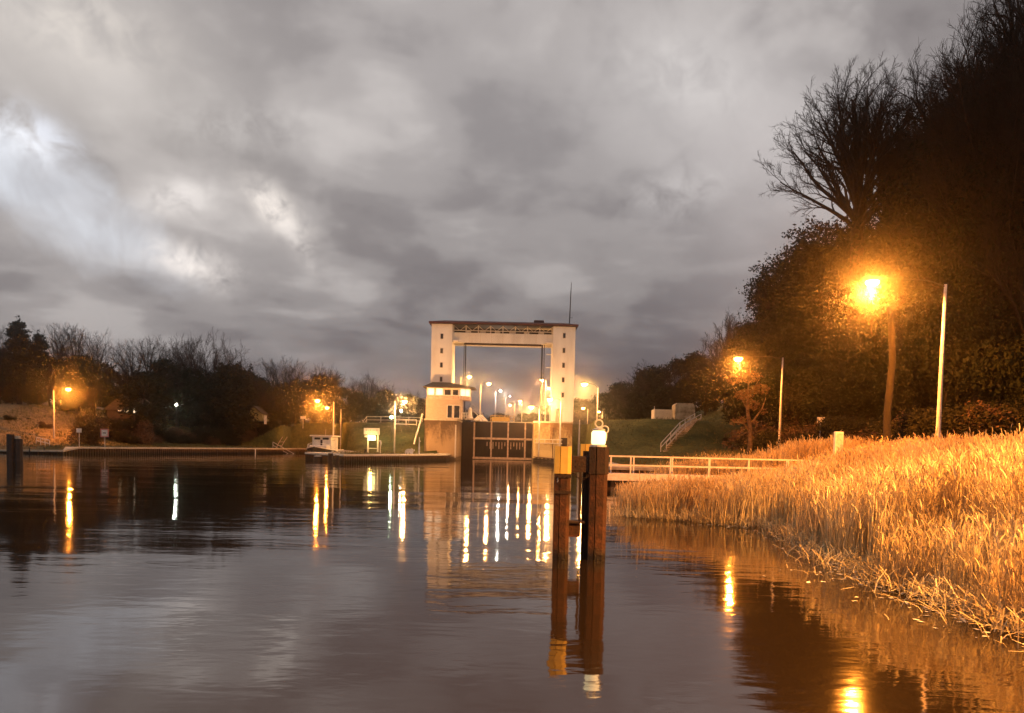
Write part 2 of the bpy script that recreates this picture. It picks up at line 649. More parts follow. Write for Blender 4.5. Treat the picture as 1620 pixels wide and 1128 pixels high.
def terrain(x, y):
    x = np.asarray(x, float)
    y = np.asarray(y, float)
    ins = inside(x, y)
    d = sdist(x, y)
    bumpy = 0.12 * np.sin(x * 0.7 + 1.3 * np.sin(y * 0.31)) * np.sin(y * 0.53 + x * 0.2)
    # left bank
    left = 0.95 + 4.6 * ss((d - 3) / 24) + 2.0 * ss((-66 - x) / 14) * ss((d - 2) / 9) + 3.0 * ss((d - 30) / 50)
    # left lock quay and embankment
    lq = 0.95 + 5.3 * ss((y - 125 - 0.35 * (-x - 15)) / 20)
    wl = ss((x + 46) / 4)
    wl = np.where(y > 155, ss((x + 56) / 14), wl)
    lft = left * (1 - wl) + lq * wl
    # right side
    near = 2.35 * ss((d - 0.2) / 6.5) + 0.12
    hill = 0.42 * np.clip(x - 27, 0, 34)
    quay = 0.95 + 1.4 * ss((x - 11.5) / 9)
    crest = 5.35 * ss((y - 84 - 0.5 * np.clip(x - 22, 0, 30)) / 21) * ss((40 - x) / 9)
    wq = ss((y - 60) / 4)
    rgt = near * (1 - wq) + np.maximum(quay, 0) * wq
    crest2 = np.minimum(crest, 6.25 - rgt)
    rgt = rgt + np.maximum(crest2, 0) + hill
    h = np.where(x < -2.5, lft, rgt)
    # past the lower gate everything is at lock level
    lev = ss((y - 134) / 6) * ss((x + 16) / 3) * ss((22 - x) / 6)
    h = h * (1 - lev) + 6.2 * lev
    h = h + bumpy * np.clip(d / 8, 0, 1) * np.where((y > 126) & (np.abs(x) < 20), 0.2, 1)
    # behind a quay wall the soil starts at the back of its concrete cap; in front of the reeds it slopes
    walled = ~((x > 11) & (y < 58)) & ~((x < -72) & (y < 112))
    h = np.where(walled & (d < 1.25), -2.2, h)
    h = np.where(ins, -2.2, h)
    # ground falls to the bed right behind the quay walls' caps
    return h


def tz(x, y):
    return float(terrain(np.array([float(x)]), np.array([float(y)]))[0])


def axis(parts):
    out = []
    for a, bb, st in parts:
        out += list(np.arange(a, bb, st))
    return np.array(out + [parts[-1][1]])


xs = axis([(-700, -160, 30), (-160, -60, 2.5), (-60, 60, 0.9), (60, 120, 4), (120, 700, 40)])
ys = axis([(-60, 0, 6), (0, 170, 0.9), (170, 260, 6), (260, 1200, 60)])
gx, gy = np.meshgrid(xs, ys)
gz = terrain(gx, gy)
nx, ny = len(xs), len(ys)
idx = np.arange(nx * ny).reshape(ny, nx)
fc = np.stack([idx[:-1, :-1], idx[:-1, 1:], idx[1:, 1:], idx[1:, :-1]], -1).reshape(-1, 4)
ground = npmesh('ground', np.stack([gx, gy, gz], -1).reshape(-1, 3), fc, mg)
ground.data.shade_smooth()
tag(ground, kind='structure')

# water
mw = bpy.data.materials.new('canal_water')
mw.use_nodes = True
t = NT(mw.node_tree)
b = mw.node_tree.nodes['Principled BSDF']
b.inputs['Base Color'].default_value = (0.016, 0.010, 0.005, 1)
b.inputs['Roughness'].default_value = 0.05
b.inputs['IOR'].default_value = 1.43
b.inputs['Specular Tint'].default_value = (1.0, 0.90, 0.83, 1)
co = t.new('ShaderNodeTexCoord')
vec = co.outputs['Object']


def mapped(scl):
    mp = t.new('ShaderNodeMapping')
    mp.inputs['Scale'].default_value = scl
    t.link(vec, mp.inputs[0])
    return mp.outputs[0]


patch = t.ramp(t.noise(mapped((0.035, 0.07, 1)), 1.0, 3, 0.5, 0.5), [(0.40, 0.25), (0.62, 1.0)])
h1 = t.math('MULTIPLY', t.noise(mapped((0.55, 1.3, 1)), 1.0, 2, 0.5, 0.4), 0.014)
h2 = t.math('MULTIPLY', t.noise(mapped((2.2, 4.5, 1)), 1.0, 2, 0.5, 0.3), 0.0042)
h3 = t.math('MULTIPLY', t.noise(mapped((0.10, 0.22, 1)), 1.0, 1, 0.5), 0.05)
hh = t.math('ADD', t.math('MULTIPLY', t.math('ADD', h1, h2), patch), h3)
bn = t.new('ShaderNodeBump')
bn.inputs['Strength'].default_value = 1.0
bn.inputs['Distance'].default_value = 1.0
t.link(hh, bn.inputs['Height'])
t.link(bn.outputs[0], b.inputs['Normal'])
MB().add([(-700, -60, 0), (700, -60, 0), (700, 136.0, 0), (-700, 136.0, 0)], [(0, 1, 2, 3)]).add(
    [(-700, 136.0, 0), (-9, 136.0, 0), (-9, 400, 0), (-700, 400, 0)], [(0, 1, 2, 3)]).add([(-9, 136.0, 0), (4, 136.0, 0), (4, 141, 0), (-9, 141, 0)], [(0, 1, 2, 3)])
wm = MB()
wm.add([(-700, -60, 0), (700, -60, 0), (700, 400, 0), (-700, 400, 0)], [(0, 1, 2, 3)])
water = tag(wm.build('water', mw), kind='structure')


# ------------------------------------------------------------------ quay walls
def quay_wall(pts, label, z=1.0, side=1, cap_w=2.5, group='sheet-piled quay walls', mcap=None):
    """corrugated steel sheet piling along a line with a concrete cap behind it; side = +1 if land is to the left of the line"""
    root = thing('quay_wall', label, 'quay wall', (pts[0][0], pts[0][1], 0), group)
    o = Vector((pts[0][0], pts[0][1], 0))
    P2 = [Vector((p[0], p[1], 0)) - o for p in pts]
    zs = [p[2] if len(p) > 2 else z for p in pts]
    line, zl = [], []
    prof = [(0.0, 0.0), (0.14, 0.0), (0.22, 0.17), (0.36, 0.17)]
    for i in range(len(P2) - 1):
        a, bb = P2[i], P2[i + 1]
        L = (bb - a).length
        d = (bb - a) / L
        nrm = Vector((-d.y, d.x, 0)) * side
        k = 0.0
        while k < L:
            for (s_, off) in prof:
                if k + s_ < L:
                    q = a + d * (k + s_) + nrm * off
                    line.append(q)
                    zl.append(zs[i] + (zs[i + 1] - zs[i]) * (k + s_) / L)
            k += 0.44
    line.append(P2[-1])
    zl.append(zs[-1])
    vs, fs = [], []
    for q, h in zip(line, zl):
        vs += [(q.x, q.y, -1.8), (q.x, q.y, h - 0.18)]
    for i in range(len(line) - 1):
        fs.append((2 * i, 2 * i + 2, 2 * i + 3, 2 * i + 1))
    MB().add(vs, fs).build('sheet_piling', m_pile, root)
    c = MB()
    n = len(P2)

    def nrm_at(i):
        d = Vector()
        if i > 0:
            d += (P2[i] - P2[i - 1]).normalized()
        if i < n - 1:
            d += (P2[i + 1] - P2[i]).normalized()
        d.normalize()
        return Vector((-d.y, d.x, 0)) * side
    vs, fs = [], []
    for i in range(n):
        nn = nrm_at(i)
        o_ = P2[i] - nn * 0.08
        i_ = P2[i] + nn * cap_w
        for q in ((o_, zs[i] - 0.2), (o_, zs[i] + 0.02), (i_, zs[i] + 0.02), (i_, zs[i] - 0.2)):
            vs.append((q[0].x, q[0].y, q[1]))
    for i in range(n - 1):
        for k in range(4):
            j = (k + 1) % 4
            fs.append((4 * i + k, 4 * i + j, 4 * i + 4 + j, 4 * i + 4 + k))
    fs += [(3, 2, 1, 0), (4 * n - 4, 4 * n - 3, 4 * n - 2, 4 * n - 1)]
    c.add(vs, fs).build('concrete_cap', mcap or m_cap, root)
    return root


quay_wall([(-74, 108.5, 0.35), (-60, 105.5, 0.55), (-59.2, 108, 1.0), (-44, 154, 1.0)], 'long low quay wall with a dark steel face below the wooded left bank')
quay_wall([(-44, 154), (-44, 161), (-36, 161), (-33.5, 150), (-27.2, 131), (-26.4, 113.5)], 'dark quay wall round the little harbour where the white boat lies')
quay_wall([(-26.4, 113.5), (-27.8, 111.5), (-28.2, 107.5), (-20.6, 96.5), (-15.2, 106), (-10.2, 121), (-10.2, 128.6)],
          'lamplit waiting quay with corrugated steel face left of the lock', cap_w=2.7, mcap=mat('lamplit_quay_concrete', (.74, .68, .55), .85, (.60, .54, .42), 1.6, .2))  # cap concrete lightened: the lamplight on this quay is put into its colour
quay_wall([(10.2, 128), (10.2, 120), (8.0, 64.5), (13.5, 64.0), (15.5, 56.5)], 'quay wall on the right bank between the footbridge and the lock', side=1)

# ------------------------------------------------------------------ lock
LT = 6.6  # lock level
FY = 128.0
lxl, lxi = X(671, FY, 3), X(722, FY, 3)
rxi, rxo = X(844, FY, 3), X(905, FY, 3)
GY = 138.0
gx0, gx1 = X(730, GY, 3), X(842.5, GY, 3)

root = thing('lock_wall', 'stained concrete head wall of the lock under the control building', 'lock wall', (lxl, FY, 0))
pts = [(0, 0), (lxi - lxl, 0), (gx0 - lxl, 1.4), (gx0 - lxl, GY + 22 - FY), (0, GY + 22 - FY)]
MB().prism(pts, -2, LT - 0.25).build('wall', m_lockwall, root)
MB().prism([(pts[0][0] - .1, pts[0][1] - .12), (pts[1][0] + 0.05, pts[1][1] - .12), (pts[2][0] + .1, pts[2][1] - .05), (pts[3][0] + .1, pts[3][1]), (pts[4][0] - .1, pts[4][1])], LT - 0.25, LT).build('coping', m_cap, root)
s_ = MB()
s_.box(lxi - lxl - 0.25, lxi - lxl - 0.05, -0.12, -0.003, 0.4, LT - 0.9)
s_.build('steel_edge_strip', m_galv, root)

root = thing('lock_wall', 'pale brightly lit concrete head wall of the lock under the right tower', 'lock wall', (rxi, FY, 0))
wd = rxo - rxi
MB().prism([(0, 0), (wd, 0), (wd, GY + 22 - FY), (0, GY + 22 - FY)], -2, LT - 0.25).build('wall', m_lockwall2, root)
MB().prism([(-.1, -.12), (wd + .1, -.12), (wd + .1, GY + 22 - FY), (-.1, GY + 22 - FY)], LT - 0.25, LT).build('coping', m_cap, root)
hx = X(892.5, FY, 3.5) - rxi
MB().box(hx - .5, hx + .5, -0.05, 0.0, 2.6, 4.0).build('hatch', m_rustdark, root)
p_ = MB()
for zz_ in (3.05, 3.65):
    p_.tube([(0.2, -0.16, zz_), (wd - 1.6, -0.16, zz_)], 0.05, 6)
for k in range(4):
    p_.tube([(0.5 + k * 1.3, -0.16, 3.0), (0.5 + k * 1.3, -0.16, 3.7)], 0.04, 6)
p_.build('handrail', m_white, root)
p_ = MB()
p_.tube([(wd * 0.5, -0.1, 0.3), (wd * 0.5, -0.1, 5.6)], 0.06, 6)
p_.build('drain_pipe', m_rust, root)

# lock gate with a grid of pale beams
root = thing('lock_gate', 'brown plated lock gate with a grid of pale beams between the walls', 'lock gate', (gx0, GY, 0))
gw = gx1 - gx0
MB().box(-0.0, gw, 0.25, 0.6, -2, LT - 0.05).build('plating', m_gate, root)
bm_ = MB()
vxs = [X(p, GY, 3) - gx0 for p in (750, 777, 803.5, 830.5)]
for q in vxs:
    bm_.box(q - .13, q + .13, 0.0, 0.25, 0.2, LT - 0.05)
bm_.build('upright_beams', m_gatebeam, root)
bm_ = MB()
for zc, hh_ in ((Z(694, GY, -3), .17), (Z(725, GY, -3) + 0.0, .19)):
    bm_.box(vxs[0] - 0.2, gw, -0.12, -0.002, zc - hh_, zc + hh_)
bm_.build('cross_beams', m_gatebeam, root)
bm_ = MB()
for k in range(13):
    q = gw * 0.36 + k * 0.52
    bm_.box(q - .06, q + .06, 0.17, 0.248, 1.9 + 0.5 * ((k * 7) % 3 == 0), 3.1)
bm_.build('timber_fenders', m_gatebeam, root)
MB().box(0.05, vxs[0] - 0.15, -0.05, 0.245, -1, LT - 0.05).build('painted_shade_panel', m_rustdark, root)  # dark panel standing in for the shade in the recess beside the gate
bm_ = MB()
rl0, rl1 = X(752, GY, LT) - gx0, X(842, GY, LT) - gx0
bm_.box(rl0, rl1, -0.5, 0.9, LT - 0.04, LT + 0.06)
bm_.build('walkway', m_galv, root)
bm_ = MB()
for zc in (0.55, 1.05):
    bm_.tube([(X(776, GY, LT) - gx0, -0.45, LT + zc), (X(813, GY, LT) - gx0, -0.45, LT + zc)], 0.045, 6)
for px_ in (776, 783, 790, 798, 806, 813):
    q = X(px_, GY, LT) - gx0
    bm_.tube([(q, -0.45, LT), (q, -0.45, LT + 1.05)], 0.045, 6)
bm_.box(X(778, GY, LT) - gx0, X(805, GY, LT) - gx0, -0.40, -0.36, LT + 0.12, LT + 0.85)
bm_.build('railing', m_yellow, root)


# ------------------------------------------------------------------ lifting gate portal
TY = 132.5
root = thing('lift_gate_portal', 'two tall white towers joined by a beam under a dark red roof, over the lock', 'lock portal', (0, TY, LT))
tl0, tl1 = X(681.5, TY, 14), X(714.5, TY, 14)
tr0, tr1 = X(873.5, TY, 14), X(908.5, TY, 14)
ZT = Z(515, TY, 0)
H = ZT - LT
for (a, bb, side_) in ((tl0, tl1, 0), (tr0, tr1, 1)):
    tw = MB().box(a, bb, 0, 6.2, 0, H).build('tower', m_tower, root)
    cxm = (a + bb) / 2
    pys = (532, 555, 577.5, 600) if not side_ else (531, 554.5, 578, 601, 625)
    for py in pys:
        zc = Z(py, TY, cxm) - LT
        fr = MB()
        fr.box(cxm - .27, cxm + .27, -0.045, -0.002, zc - .47, zc + .47)
        f_ = fr.build('window', m_galv, tw)
        MB().box(cxm - .20, cxm + .20, -0.055, -0.047, zc - .39, zc + .39).build('pane', m_glassdark, f_)
    if side_:
        dd = X(884, TY, LT + 1)
        f_ = MB().box(dd - .55, dd + .55, -0.05, -0.002, 0.02, 2.3).build('door', m_gatebeam, tw)
        MB().box(dd + .35, dd + .42, -0.10, -0.052, 1.0, 1.12).build('handle', m_dark, f_)
# roof: low hipped, overhanging
rf = MB()
e = 0.45
x0, x1, y0, y1 = tl0 - e, tr1 + e, -e, 6.2 + e
zr = H + 0.12
rh = 0.78
vs = [(x0, y0, zr), (x1, y0, zr), (x1, y1, zr), (x0, y1, zr), (x0, y0, zr + .22), (x1, y0, zr + .22), (x1, y1, zr + .22), (x0, y1, zr + .22),
      (x0 + 2.4, 2.0, zr + rh), (x1 - 2.4, 2.0, zr + rh), (x1 - 2.4, 4.2, zr + rh), (x0 + 2.4, 4.2, zr + rh)]
rf.add(vs, [(0, 3, 2, 1), (0, 1, 5, 4), (1, 2, 6, 5), (2, 3, 7, 6), (3, 0, 4, 7), (4, 5, 9, 8), (5, 6, 10, 9), (6, 7, 11, 10), (7, 4, 8, 11), (8, 9, 10, 11)])
roof = rf.build('roof', m_roofred, root)
hx = X(853, TY, ZT)
MB().cbox(hx - .85, hx + .85, 1.4, 3.4, zr + rh - .45, zr + rh + .30, .08).build('roof_hatch', m_roofred, roof)
MB().box(tl0 + .1, tr1 - .1, 0.15, 6.0, H + 0.002, zr - 0.002).build('eaves_board', m_dark, root)
# beam
bz0, bz1 = Z(543, TY, 0) - LT, Z(527, TY, 0) - LT
MB().box(tl1 + .002, tr0 - .002, 0.7, 1.0, bz0, bz1).build('beam', m_tower, root)
MB().box(tl1 + .002, tr0 - .002, 5.0, 5.3, bz0, bz1).build('beam', m_tower, root)
nj = 9
for k in range(nj):
    q = tl1 + (tr0 - tl1) * (k + .5) / nj
    MB().box(q - .03, q + .03, 0.66, 0.697, bz0 + .1, bz1).build('beam_rib', m_galv, root)
MB().box(tl1 + 2.0, tr0 - 1.9, 0.75, 1.2, bz0 - .3, bz0 - .003).build('lower_flange', m_rustdark, root)
# open gallery between beam and roof
gl = MB()
ng = 9
for k in range(ng):
    q = tl1 + .15 + (tr0 - tl1 - .3) * k / (ng - 1)
    gl.box(q - .09, q + .09, 0.80, 0.98, bz1 + .002, H)
for k in range(ng - 1):
    q = tl1 + .15 + (tr0 - tl1 - .3) * k / (ng - 1)
    q2 = tl1 + .15 + (tr0 - tl1 - .3) * (k + 1) / (ng - 1)
    gl.tube([(q + .1, 0.89, H - .15), ((q + q2) / 2, 0.89, bz1 + .35)], .05, 5)
    gl.tube([((q + q2) / 2, 0.89, bz1 + .35), (q2 - .1, 0.89, H - .15)], .05, 5)
gl.box(tl1 + .002, tr0 - .002, .84, .94, bz1 + .32, bz1 + .44)
gl.build('gallery_frame', m_galv, root)
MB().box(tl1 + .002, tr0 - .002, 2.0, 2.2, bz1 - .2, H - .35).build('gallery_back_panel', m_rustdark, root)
for k in range(6):
    q = tl1 + 2.1 + (tr0 - tl1 - 4) * k / 5.2
    MB().cbox(q, q + .9, 1.2, 1.9, bz1 - .15, bz1 + .45 + .12 * (k % 2), .05).build('hoist_motor', m_white, root)
# guide rails
for px_, wdt in ((735.5, .09), (733, .05), (857.5, .13), (861, .06)):
    q = X(px_, TY, 16)
    MB().box(q - wdt, q + wdt, 1.3, 1.5, 0, bz0 - .01).build('guide_rail', m_dark, root)
for py in (559.5, 580.5):
    zc = Z(py, TY, 6) - LT
    q = X(864, TY, 16)
    MB().box(q, tr0 - .002, 1.2, 1.4, zc - .06, zc + .06).build('bracket', m_white, root)
for (pa, pb) in ((716, 724), (862, 872.5)):
    zc = Z(540.5, TY, 0) - LT
    MB().box(max(X(pa, TY, 18), tl1 + .01), min(X(pb, TY, 18), tr0 - .01), 0.2, 0.6, zc - .14, zc + .10).build('bracket', m_white, root)
# mast
q = X(902, TY, 24)
ms = MB()
zm = Z(444, TY, 10) - LT
ms.tube([(q, 1.5, zr + .1), (q + .12, 1.5, zm * .8 + zr * .2), (q + .16, 1.5, zm)], [.10, .07, .035], 6)
ms.tube([(q - .02, 1.5, zr + 1.6), (q + .55, 1.5, zr + 1.6)], .04, 5)
ms.build('mast', m_dark, root)

# ------------------------------------------------------------------ control building on the left wall
CYB = FY + 0.35
bx0, bx1 = X(673.5, CYB, 8), X(730, CYB, 8)
ux1 = X(744.5, CYB, 9)
h1_ = Z(632, CYB, -12) - LT
h2_ = Z(613.5, CYB, -12) - LT
root = thing('control_building', 'small two-storey lock control building with lit windows and a hipped brown roof', 'building', (bx0, CYB, LT))
w_ = bx1 - bx0
MB().box(0, w_, 0, 3.9, 0, h1_).build('lower_wall', m_brick, root)
uw = ux1 - bx0
upoly = [(0.12, -.1), (w_ - .3, -.1), (uw - .25, 1.2), (uw, 2.4), (uw - .25, 3.9), (0.12, 3.9)]
MB().prism(upoly, h1_ + .002, h1_ + .62).build('parapet', m_gatebeam, root)
MB().prism([(p[0] * 0.985 + .02, p[1] + .12 if p[1] < 1 else p[1]) for p in upoly], h1_ + .62, h2_).build('upper_wall', m_white, root)
m_lit = emit('lit_window', (1.0, 0.80, 0.55), 1.25)
m_lit2 = emit('lit_window_bright', (1.0, 0.84, 0.5), 2.5)


def cwin(pa, pb, za, zb, yy, pane, nm='window'):
    a, bb = X(pa, CYB, 8) - bx0, X(pb, CYB, 8) - bx0
    f_ = MB().box(a, bb, yy - .06, yy - .004, za, zb).build(nm, m_white, root)
    MB().box(a + .10, bb - .10, yy - .075, yy - .063, za + .08, zb - .08).build('pane', pane, f_)


yu = -.1 + .12
za, zb = h1_ + .68, h2_ - .08
cwin(676.5, 687, za, zb, yu, m_lit)
cwin(689, 700.5, za, zb, yu, m_lit)
cwin(702, 713.5, za, zb - .12, yu, m_glassdark)
cwin(715, 725, za, zb - .12, yu, m_glassdark)
cwin(707, 716, 0.15, 2.3, 0, m_glassdark, 'door')
cwin(717.5, 728, 0.15, 2.3, 0, m_glassdark, 'window')
# bay windows: slanted glass at the right corner
bw = MB()
q0, q1 = Vector((uw - .25 - .02, 1.2, 0)), Vector((w_ - .3 + .05, -.02, 0))
dn = (q0 - q1).normalized()
nn = Vector((dn.y, -dn.x, 0))
for k in range(2):
    a = q1 + (q0 - q1) * (k * .5 + .06)
    bb = q1 + (q0 - q1) * (k * .5 + .46)
    vs = []
    for z_ in (za + .05, zb - .1):
        for q in (a + nn * .10, bb + nn * .10, bb + nn * .02, a + nn * .02):
            vs.append((q.x, q.y, z_))
    bw.add(vs, [(3, 2, 1, 0), (4, 5, 6, 7), (0, 1, 5, 4), (1, 2, 6, 5), (2, 3, 7, 6), (3, 0, 4, 7)])
bw.build('bay_window', m_lit, root)
# roof
ov = .55
x0, x1, y0, y1 = -ov + .1, uw + ov + .2, -.1 - ov, 3.9 + ov
zt = Z(603.5, CYB, -12) - LT - h2_
vs = [(x0, y0, h2_), (x1, y0, h2_), (x1, y1, h2_), (x0, y1, h2_), (x0, y0, h2_ + .12), (x1, y0, h2_ + .12), (x1, y1, h2_ + .12), (x0, y1, h2_ + .12),
      (x0 + 1.3, 1.5, h2_ + zt), (x0 + 4.1, 1.5, h2_ + zt), (x0 + 4.1, 2.4, h2_ + zt), (x0 + 1.3, 2.4, h2_ + zt)]
MB().add(vs, [(0, 3, 2, 1), (0, 1, 5, 4), (1, 2, 6, 5), (2, 3, 7, 6), (3, 0, 4, 7), (4, 5, 9, 8), (5, 6, 10, 9), (6, 7, 11, 10), (7, 4, 8, 11), (8, 9, 10, 11)]).build('roof', m_rooftile, root)
# little terrace with rail and a slanting stair rail to the right
tr_ = MB()
tx0, tx1 = w_ + .05, X(742, CYB, LT) - bx0
for zc in (.55, 1.05):
    tr_.tube([(tx0, -.1, zc), (tx1, -.1, zc)], .04, 5)
for k in range(4):
    q = tx0 + (tx1 - tx0) * k / 3
    tr_.tube([(q, -.1, 0), (q, -.1, 1.05)], .04, 5)
tr_.build('terrace_rail', m_white, root)
st = MB()
sx0, sx1 = X(742, CYB, 8) - bx0, X(764, CYB, LT) - bx0
st.tube([(sx0, 4.3, 3.1), (sx1, 4.3, 0.8)], .05, 5)
st.tube([(sx0, 4.3, 2.6), (sx1, 4.3, 0.3)], .05, 5)
st.add([(sx0, 4.2, 2.2), (sx1, 4.2, 0.0), (sx1, 5.0, 0.0), (sx0, 5.0, 2.2), (sx0, 4.2, 1.95), (sx1, 4.2, -.2), (sx1, 5.0, -.2), (sx0, 5.0, 1.95)],
       [(0, 1, 2, 3), (7, 6, 5, 4), (0, 4, 5, 1), (1, 5, 6, 2), (2, 6, 7, 3), (3, 7, 4, 0)])
st.build('outside_stair', m_galv, root)
# statue-like white hooded winch cover beside the building and the gate's drive housing
q = X(743.5, 131, LT + 1)
root = thing('winch_cover', 'slim white hooded winch cover beside the control building', 'winch', (q, 131, LT))
MB().lathe([(.55, 0), (.55, .35), (.42, .55), (.34, 1.1), (.30, 1.7), (.16, 2.05), (.03, 2.1)], n=12).build('hood', m_white, root, True)
MB().cbox(-.8, .8, -.6, .6, 0, .3, .04).build('plinth', m_cap, root)
q = X(758.5, 133, LT + .5)
root = thing('gate_drive', 'low pale pyramid-shaped gate drive housing at the foot of a lamp post', 'gate drive', (q, 137.4, LT))
MB().lathe([(1.25, 0), (1.25, .18), (.5, .95), (.2, 1.15)], n=4).build('housing', m_white, root)
MB().box(-1.1, 1.1, -.9, .9, 0.0, 0.12).build('base', m_cap, root)
q = X(732, 131, LT + 3)
# sloping white handrail left of the wall
a = P(668, 655, 127.6)
bb = P(654.5, 703, 123.5)
root = thing('stair_rail', 'steep white stair with handrail leaning against the left lock wall', 'stair', (bb.x, bb.y, bb.z))
dl = a - bb
st = MB()
for off in (0, .75):
    st.tube([(0, off, 0), (dl.x, dl.y + off, dl.z)], .09, 6)
st.build('stringers', m_galv, root)
st = MB()
for k in range(1, 17):
    q = dl * (k / 17)
    st.box(q.x - .12, q.x + .12, q.y + .02, q.y + .73, q.z - .03, q.z + .01)
st.build('treads', m_dark, root)

# timber guide fender in front of the right wall
root = thing('guide_fender', 'low dark timber guide fender at the foot of the right lock wall', 'fender', (rxi, FY - .4, 0))
ff = MB()
L0 = Vector((0, 0, 0))
L1 = Vector((X(905, 101, 0) - rxi, 101 - FY, 0))
dd = (L1 - L0).normalized()
nn = Vector((-dd.y, dd.x, 0))
for z0_, z1_ in ((0.02, .30), (.36, .62)):
    vs = []
    for z_ in (z0_, z1_):
        for q in (L0, L1, L1 + nn * .25, L0 + nn * .25):
            vs.append((q.x, q.y, z_))
    ff.add(vs, [(3, 2, 1, 0), (4, 5, 6, 7), (0, 1, 5, 4), (1, 2, 6, 5), (2, 3, 7, 6), (3, 0, 4, 7)])
ff.build('timbers', m_rustdark, root)
for k in range(9):
    q = L0 + (L1 - L0) * (k + .2) / 9 + nn * .45
    MB().tube([(q.x, q.y, -1.5), (q.x, q.y, .75)], .17, 8).build('pile', m_pile, root)
# plank walk on the fender that carries two lamp posts
ff = MB()
vs = []
for z_ in (.76, .88):
    for q in (L0 + nn * .05, L1 + nn * .05, L1 + nn * 1.1, L0 + nn * 1.1):
        vs.append((q.x, q.y, z_))
ff.add(vs, [(3, 2, 1, 0), (4, 5, 6, 7), (0, 1, 5, 4), (1, 2, 6, 5), (2, 3, 7, 6), (3, 0, 4, 7)])
ff.build('plank_walk', m_pile, root)


# ------------------------------------------------------------------ lamps
m_lens = emit('sodium_lens', (1.0, 0.42, 0.07), 80)
m_lensl = emit('lock_lamp_lens', (1.0, 0.50, 0.13), 60)
m_lensw = emit('white_lens', (1.0, 0.93, 0.80), 10)
m_lensg = emit('greenish_lens', (0.75, 1.0, 0.55), 14)
PCOUNT = [0]


def lamp_post(label, pole_px, top_py, Y, foot, head, power, color=SOD, lens=None, radius=0.16, lens_s=1.35, lean=0.0):
    """street lamp: tapered pale pole, arm, flat head, bowl lens; head is its (px, py) or None for one that is not lit"""
    ztop = Z(top_py, Y, X(pole_px, Y, 8))
    bx = X(pole_px, Y, ztop)
    root = thing('street_lamp', label, 'street lamp', (bx, Y, foot), 'lamp posts round the lock')
    h = ztop - foot
    MB().tube([(0, 0, -.3), (0, 0, 1.2), (lean * .5, 0, h * .5), (lean, 0, h)], [.13, .115, .095, .065], 8).build('pole', m_galv, root, True)
    if head is None:
        return root
    hp = P(head[0], head[1], Y)
    dx, dz = hp.x - bx, hp.z - foot
    sgn = 1 if dx > 0 else -1
    mz = max(dz + .22, h)
    MB().tube([(lean, 0, h - .1), (lean + dx * .25, 0, h + (mz - h) * .5 + .05), (dx - sgn * .3, 0, dz + .24)], [.035, .03, .028], 6).build('arm', m_dark, root)
    hd = MB()
    prof = [(-.55, .05, .05), (-.3, .13, .08), (0, .19, .12), (.3, .17, .10), (.45, .08, .05)]
    vs, fs = [], []
    n = 8
    for (q, ry, rz_) in prof:
        for k in range(n):
            th = 2 * PI * k / n
            vs.append((dx + q * sgn, ry * math.cos(th), dz + .22 + rz_ * math.sin(th)))
    for i in range(len(prof) - 1):
        for k in range(n):
            j = (k + 1) % n
            fs.append((i * n + k, i * n + j, (i + 1) * n + j, (i + 1) * n + k))
    fs += [tuple(range(n - 1, -1, -1)), tuple(range((len(prof) - 1) * n, len(prof) * n))]
    hd.add(vs, fs)
    ho = hd.build('lamp_head', m_dark, root)
    s_ = lens_s
    lm = MB().lathe([(.02, -.17 * s_), (.16 * s_, -.13 * s_), (.27 * s_, -.02), (.27 * s_, .06), (.12 * s_, .10)], (dx, 0, dz), 12)
    lo = lm.build('lamp_lens', lens or m_lens, ho, True)
    full = color is LK or Y > 100
    ld = bpy.data.lights.new('lamp_light', 'POINT' if full else 'SPOT')
    if not full:
        ld.spot_size = R(176)
        ld.spot_blend = .10
    ld.energy = power * (.45 if color is LK else .8 if full else 1.0)
    ld.color = color
    ld.shadow_soft_size = radius
    l = bpy.data.objects.new('lamp_light', ld)
    COL.objects.link(l)
    l.parent = root
    l.location = (dx, 0, dz - .40 * s_)
    return root


PW = 6500
LK = (1.0, 0.43, 0.12)
lamp_post('white lamp post on the sandy left bank, its orange lamp before dark trees', 85, 617, 118, 1.0, (108, 616), PW * 1.25)
lamp_post('lamp post left of the quay sign beside the white boat, orange lamp on its left', 528, 636, 122, 1.0, (502, 634), PW * 1.1)
lamp_post('slightly shorter lamp post farther back behind the white boat', 539.5, 647, 152, 1.2, (517.5, 645), PW)
lamp_post('thick white lamp post on the waiting quay between the sign and the control building', 625, 634, 121, 1.0, (640, 635), PW * 2.6, color=LK, lens=m_lensl)
lamp_post('lamp whose post rises behind the control building roof', 729, 596, 139, LT, (742.5, 596), PW, color=LK, lens=m_lensl)
lamp_post('tall white lamp post on the lock gate just right of the control building', 760.5, 608, 144, 6.0, (773.5, 607), PW, color=LK, lens=m_lensl)
lamp_post('white lit lamp, third in the left row beyond the gate', 784, 620, 176, 6.2, (791.5, 618), PW * .35, (1, .9, .75), m_lensw, .1, .8)
lamp_post('faint whitish lamp on a short post, fourth in the left row beyond the gate', 799.5, 628.5, 195, 6.2, (806.5, 627), PW * .12, (1, .9, .75), m_lensw, .1, .6)
lamp_post('far lamp right of the fourth post in the row beyond the gate', 814, 637, 215, 6.2, (807, 641), PW * .6, lens_s=1.2, color=LK, lens=m_lensl)
lamp_post('far lamp near the middle of the gap between the towers', 826, 635, 218, 6.2, (823, 634.5), PW * .6, lens_s=1.2, color=LK, lens=m_lensl)
lamp_post('lamp on a thin post before the right lock wall, its head to the left', 854, 646, FY - 1.2, .88, (840.5, 644), PW * 1.5, color=LK, lens=m_lensl)
lamp_post('topmost lamp left of the right tower', 864, 600, 150, LT, (857.5, 601.5), PW, color=LK, lens=m_lensl)
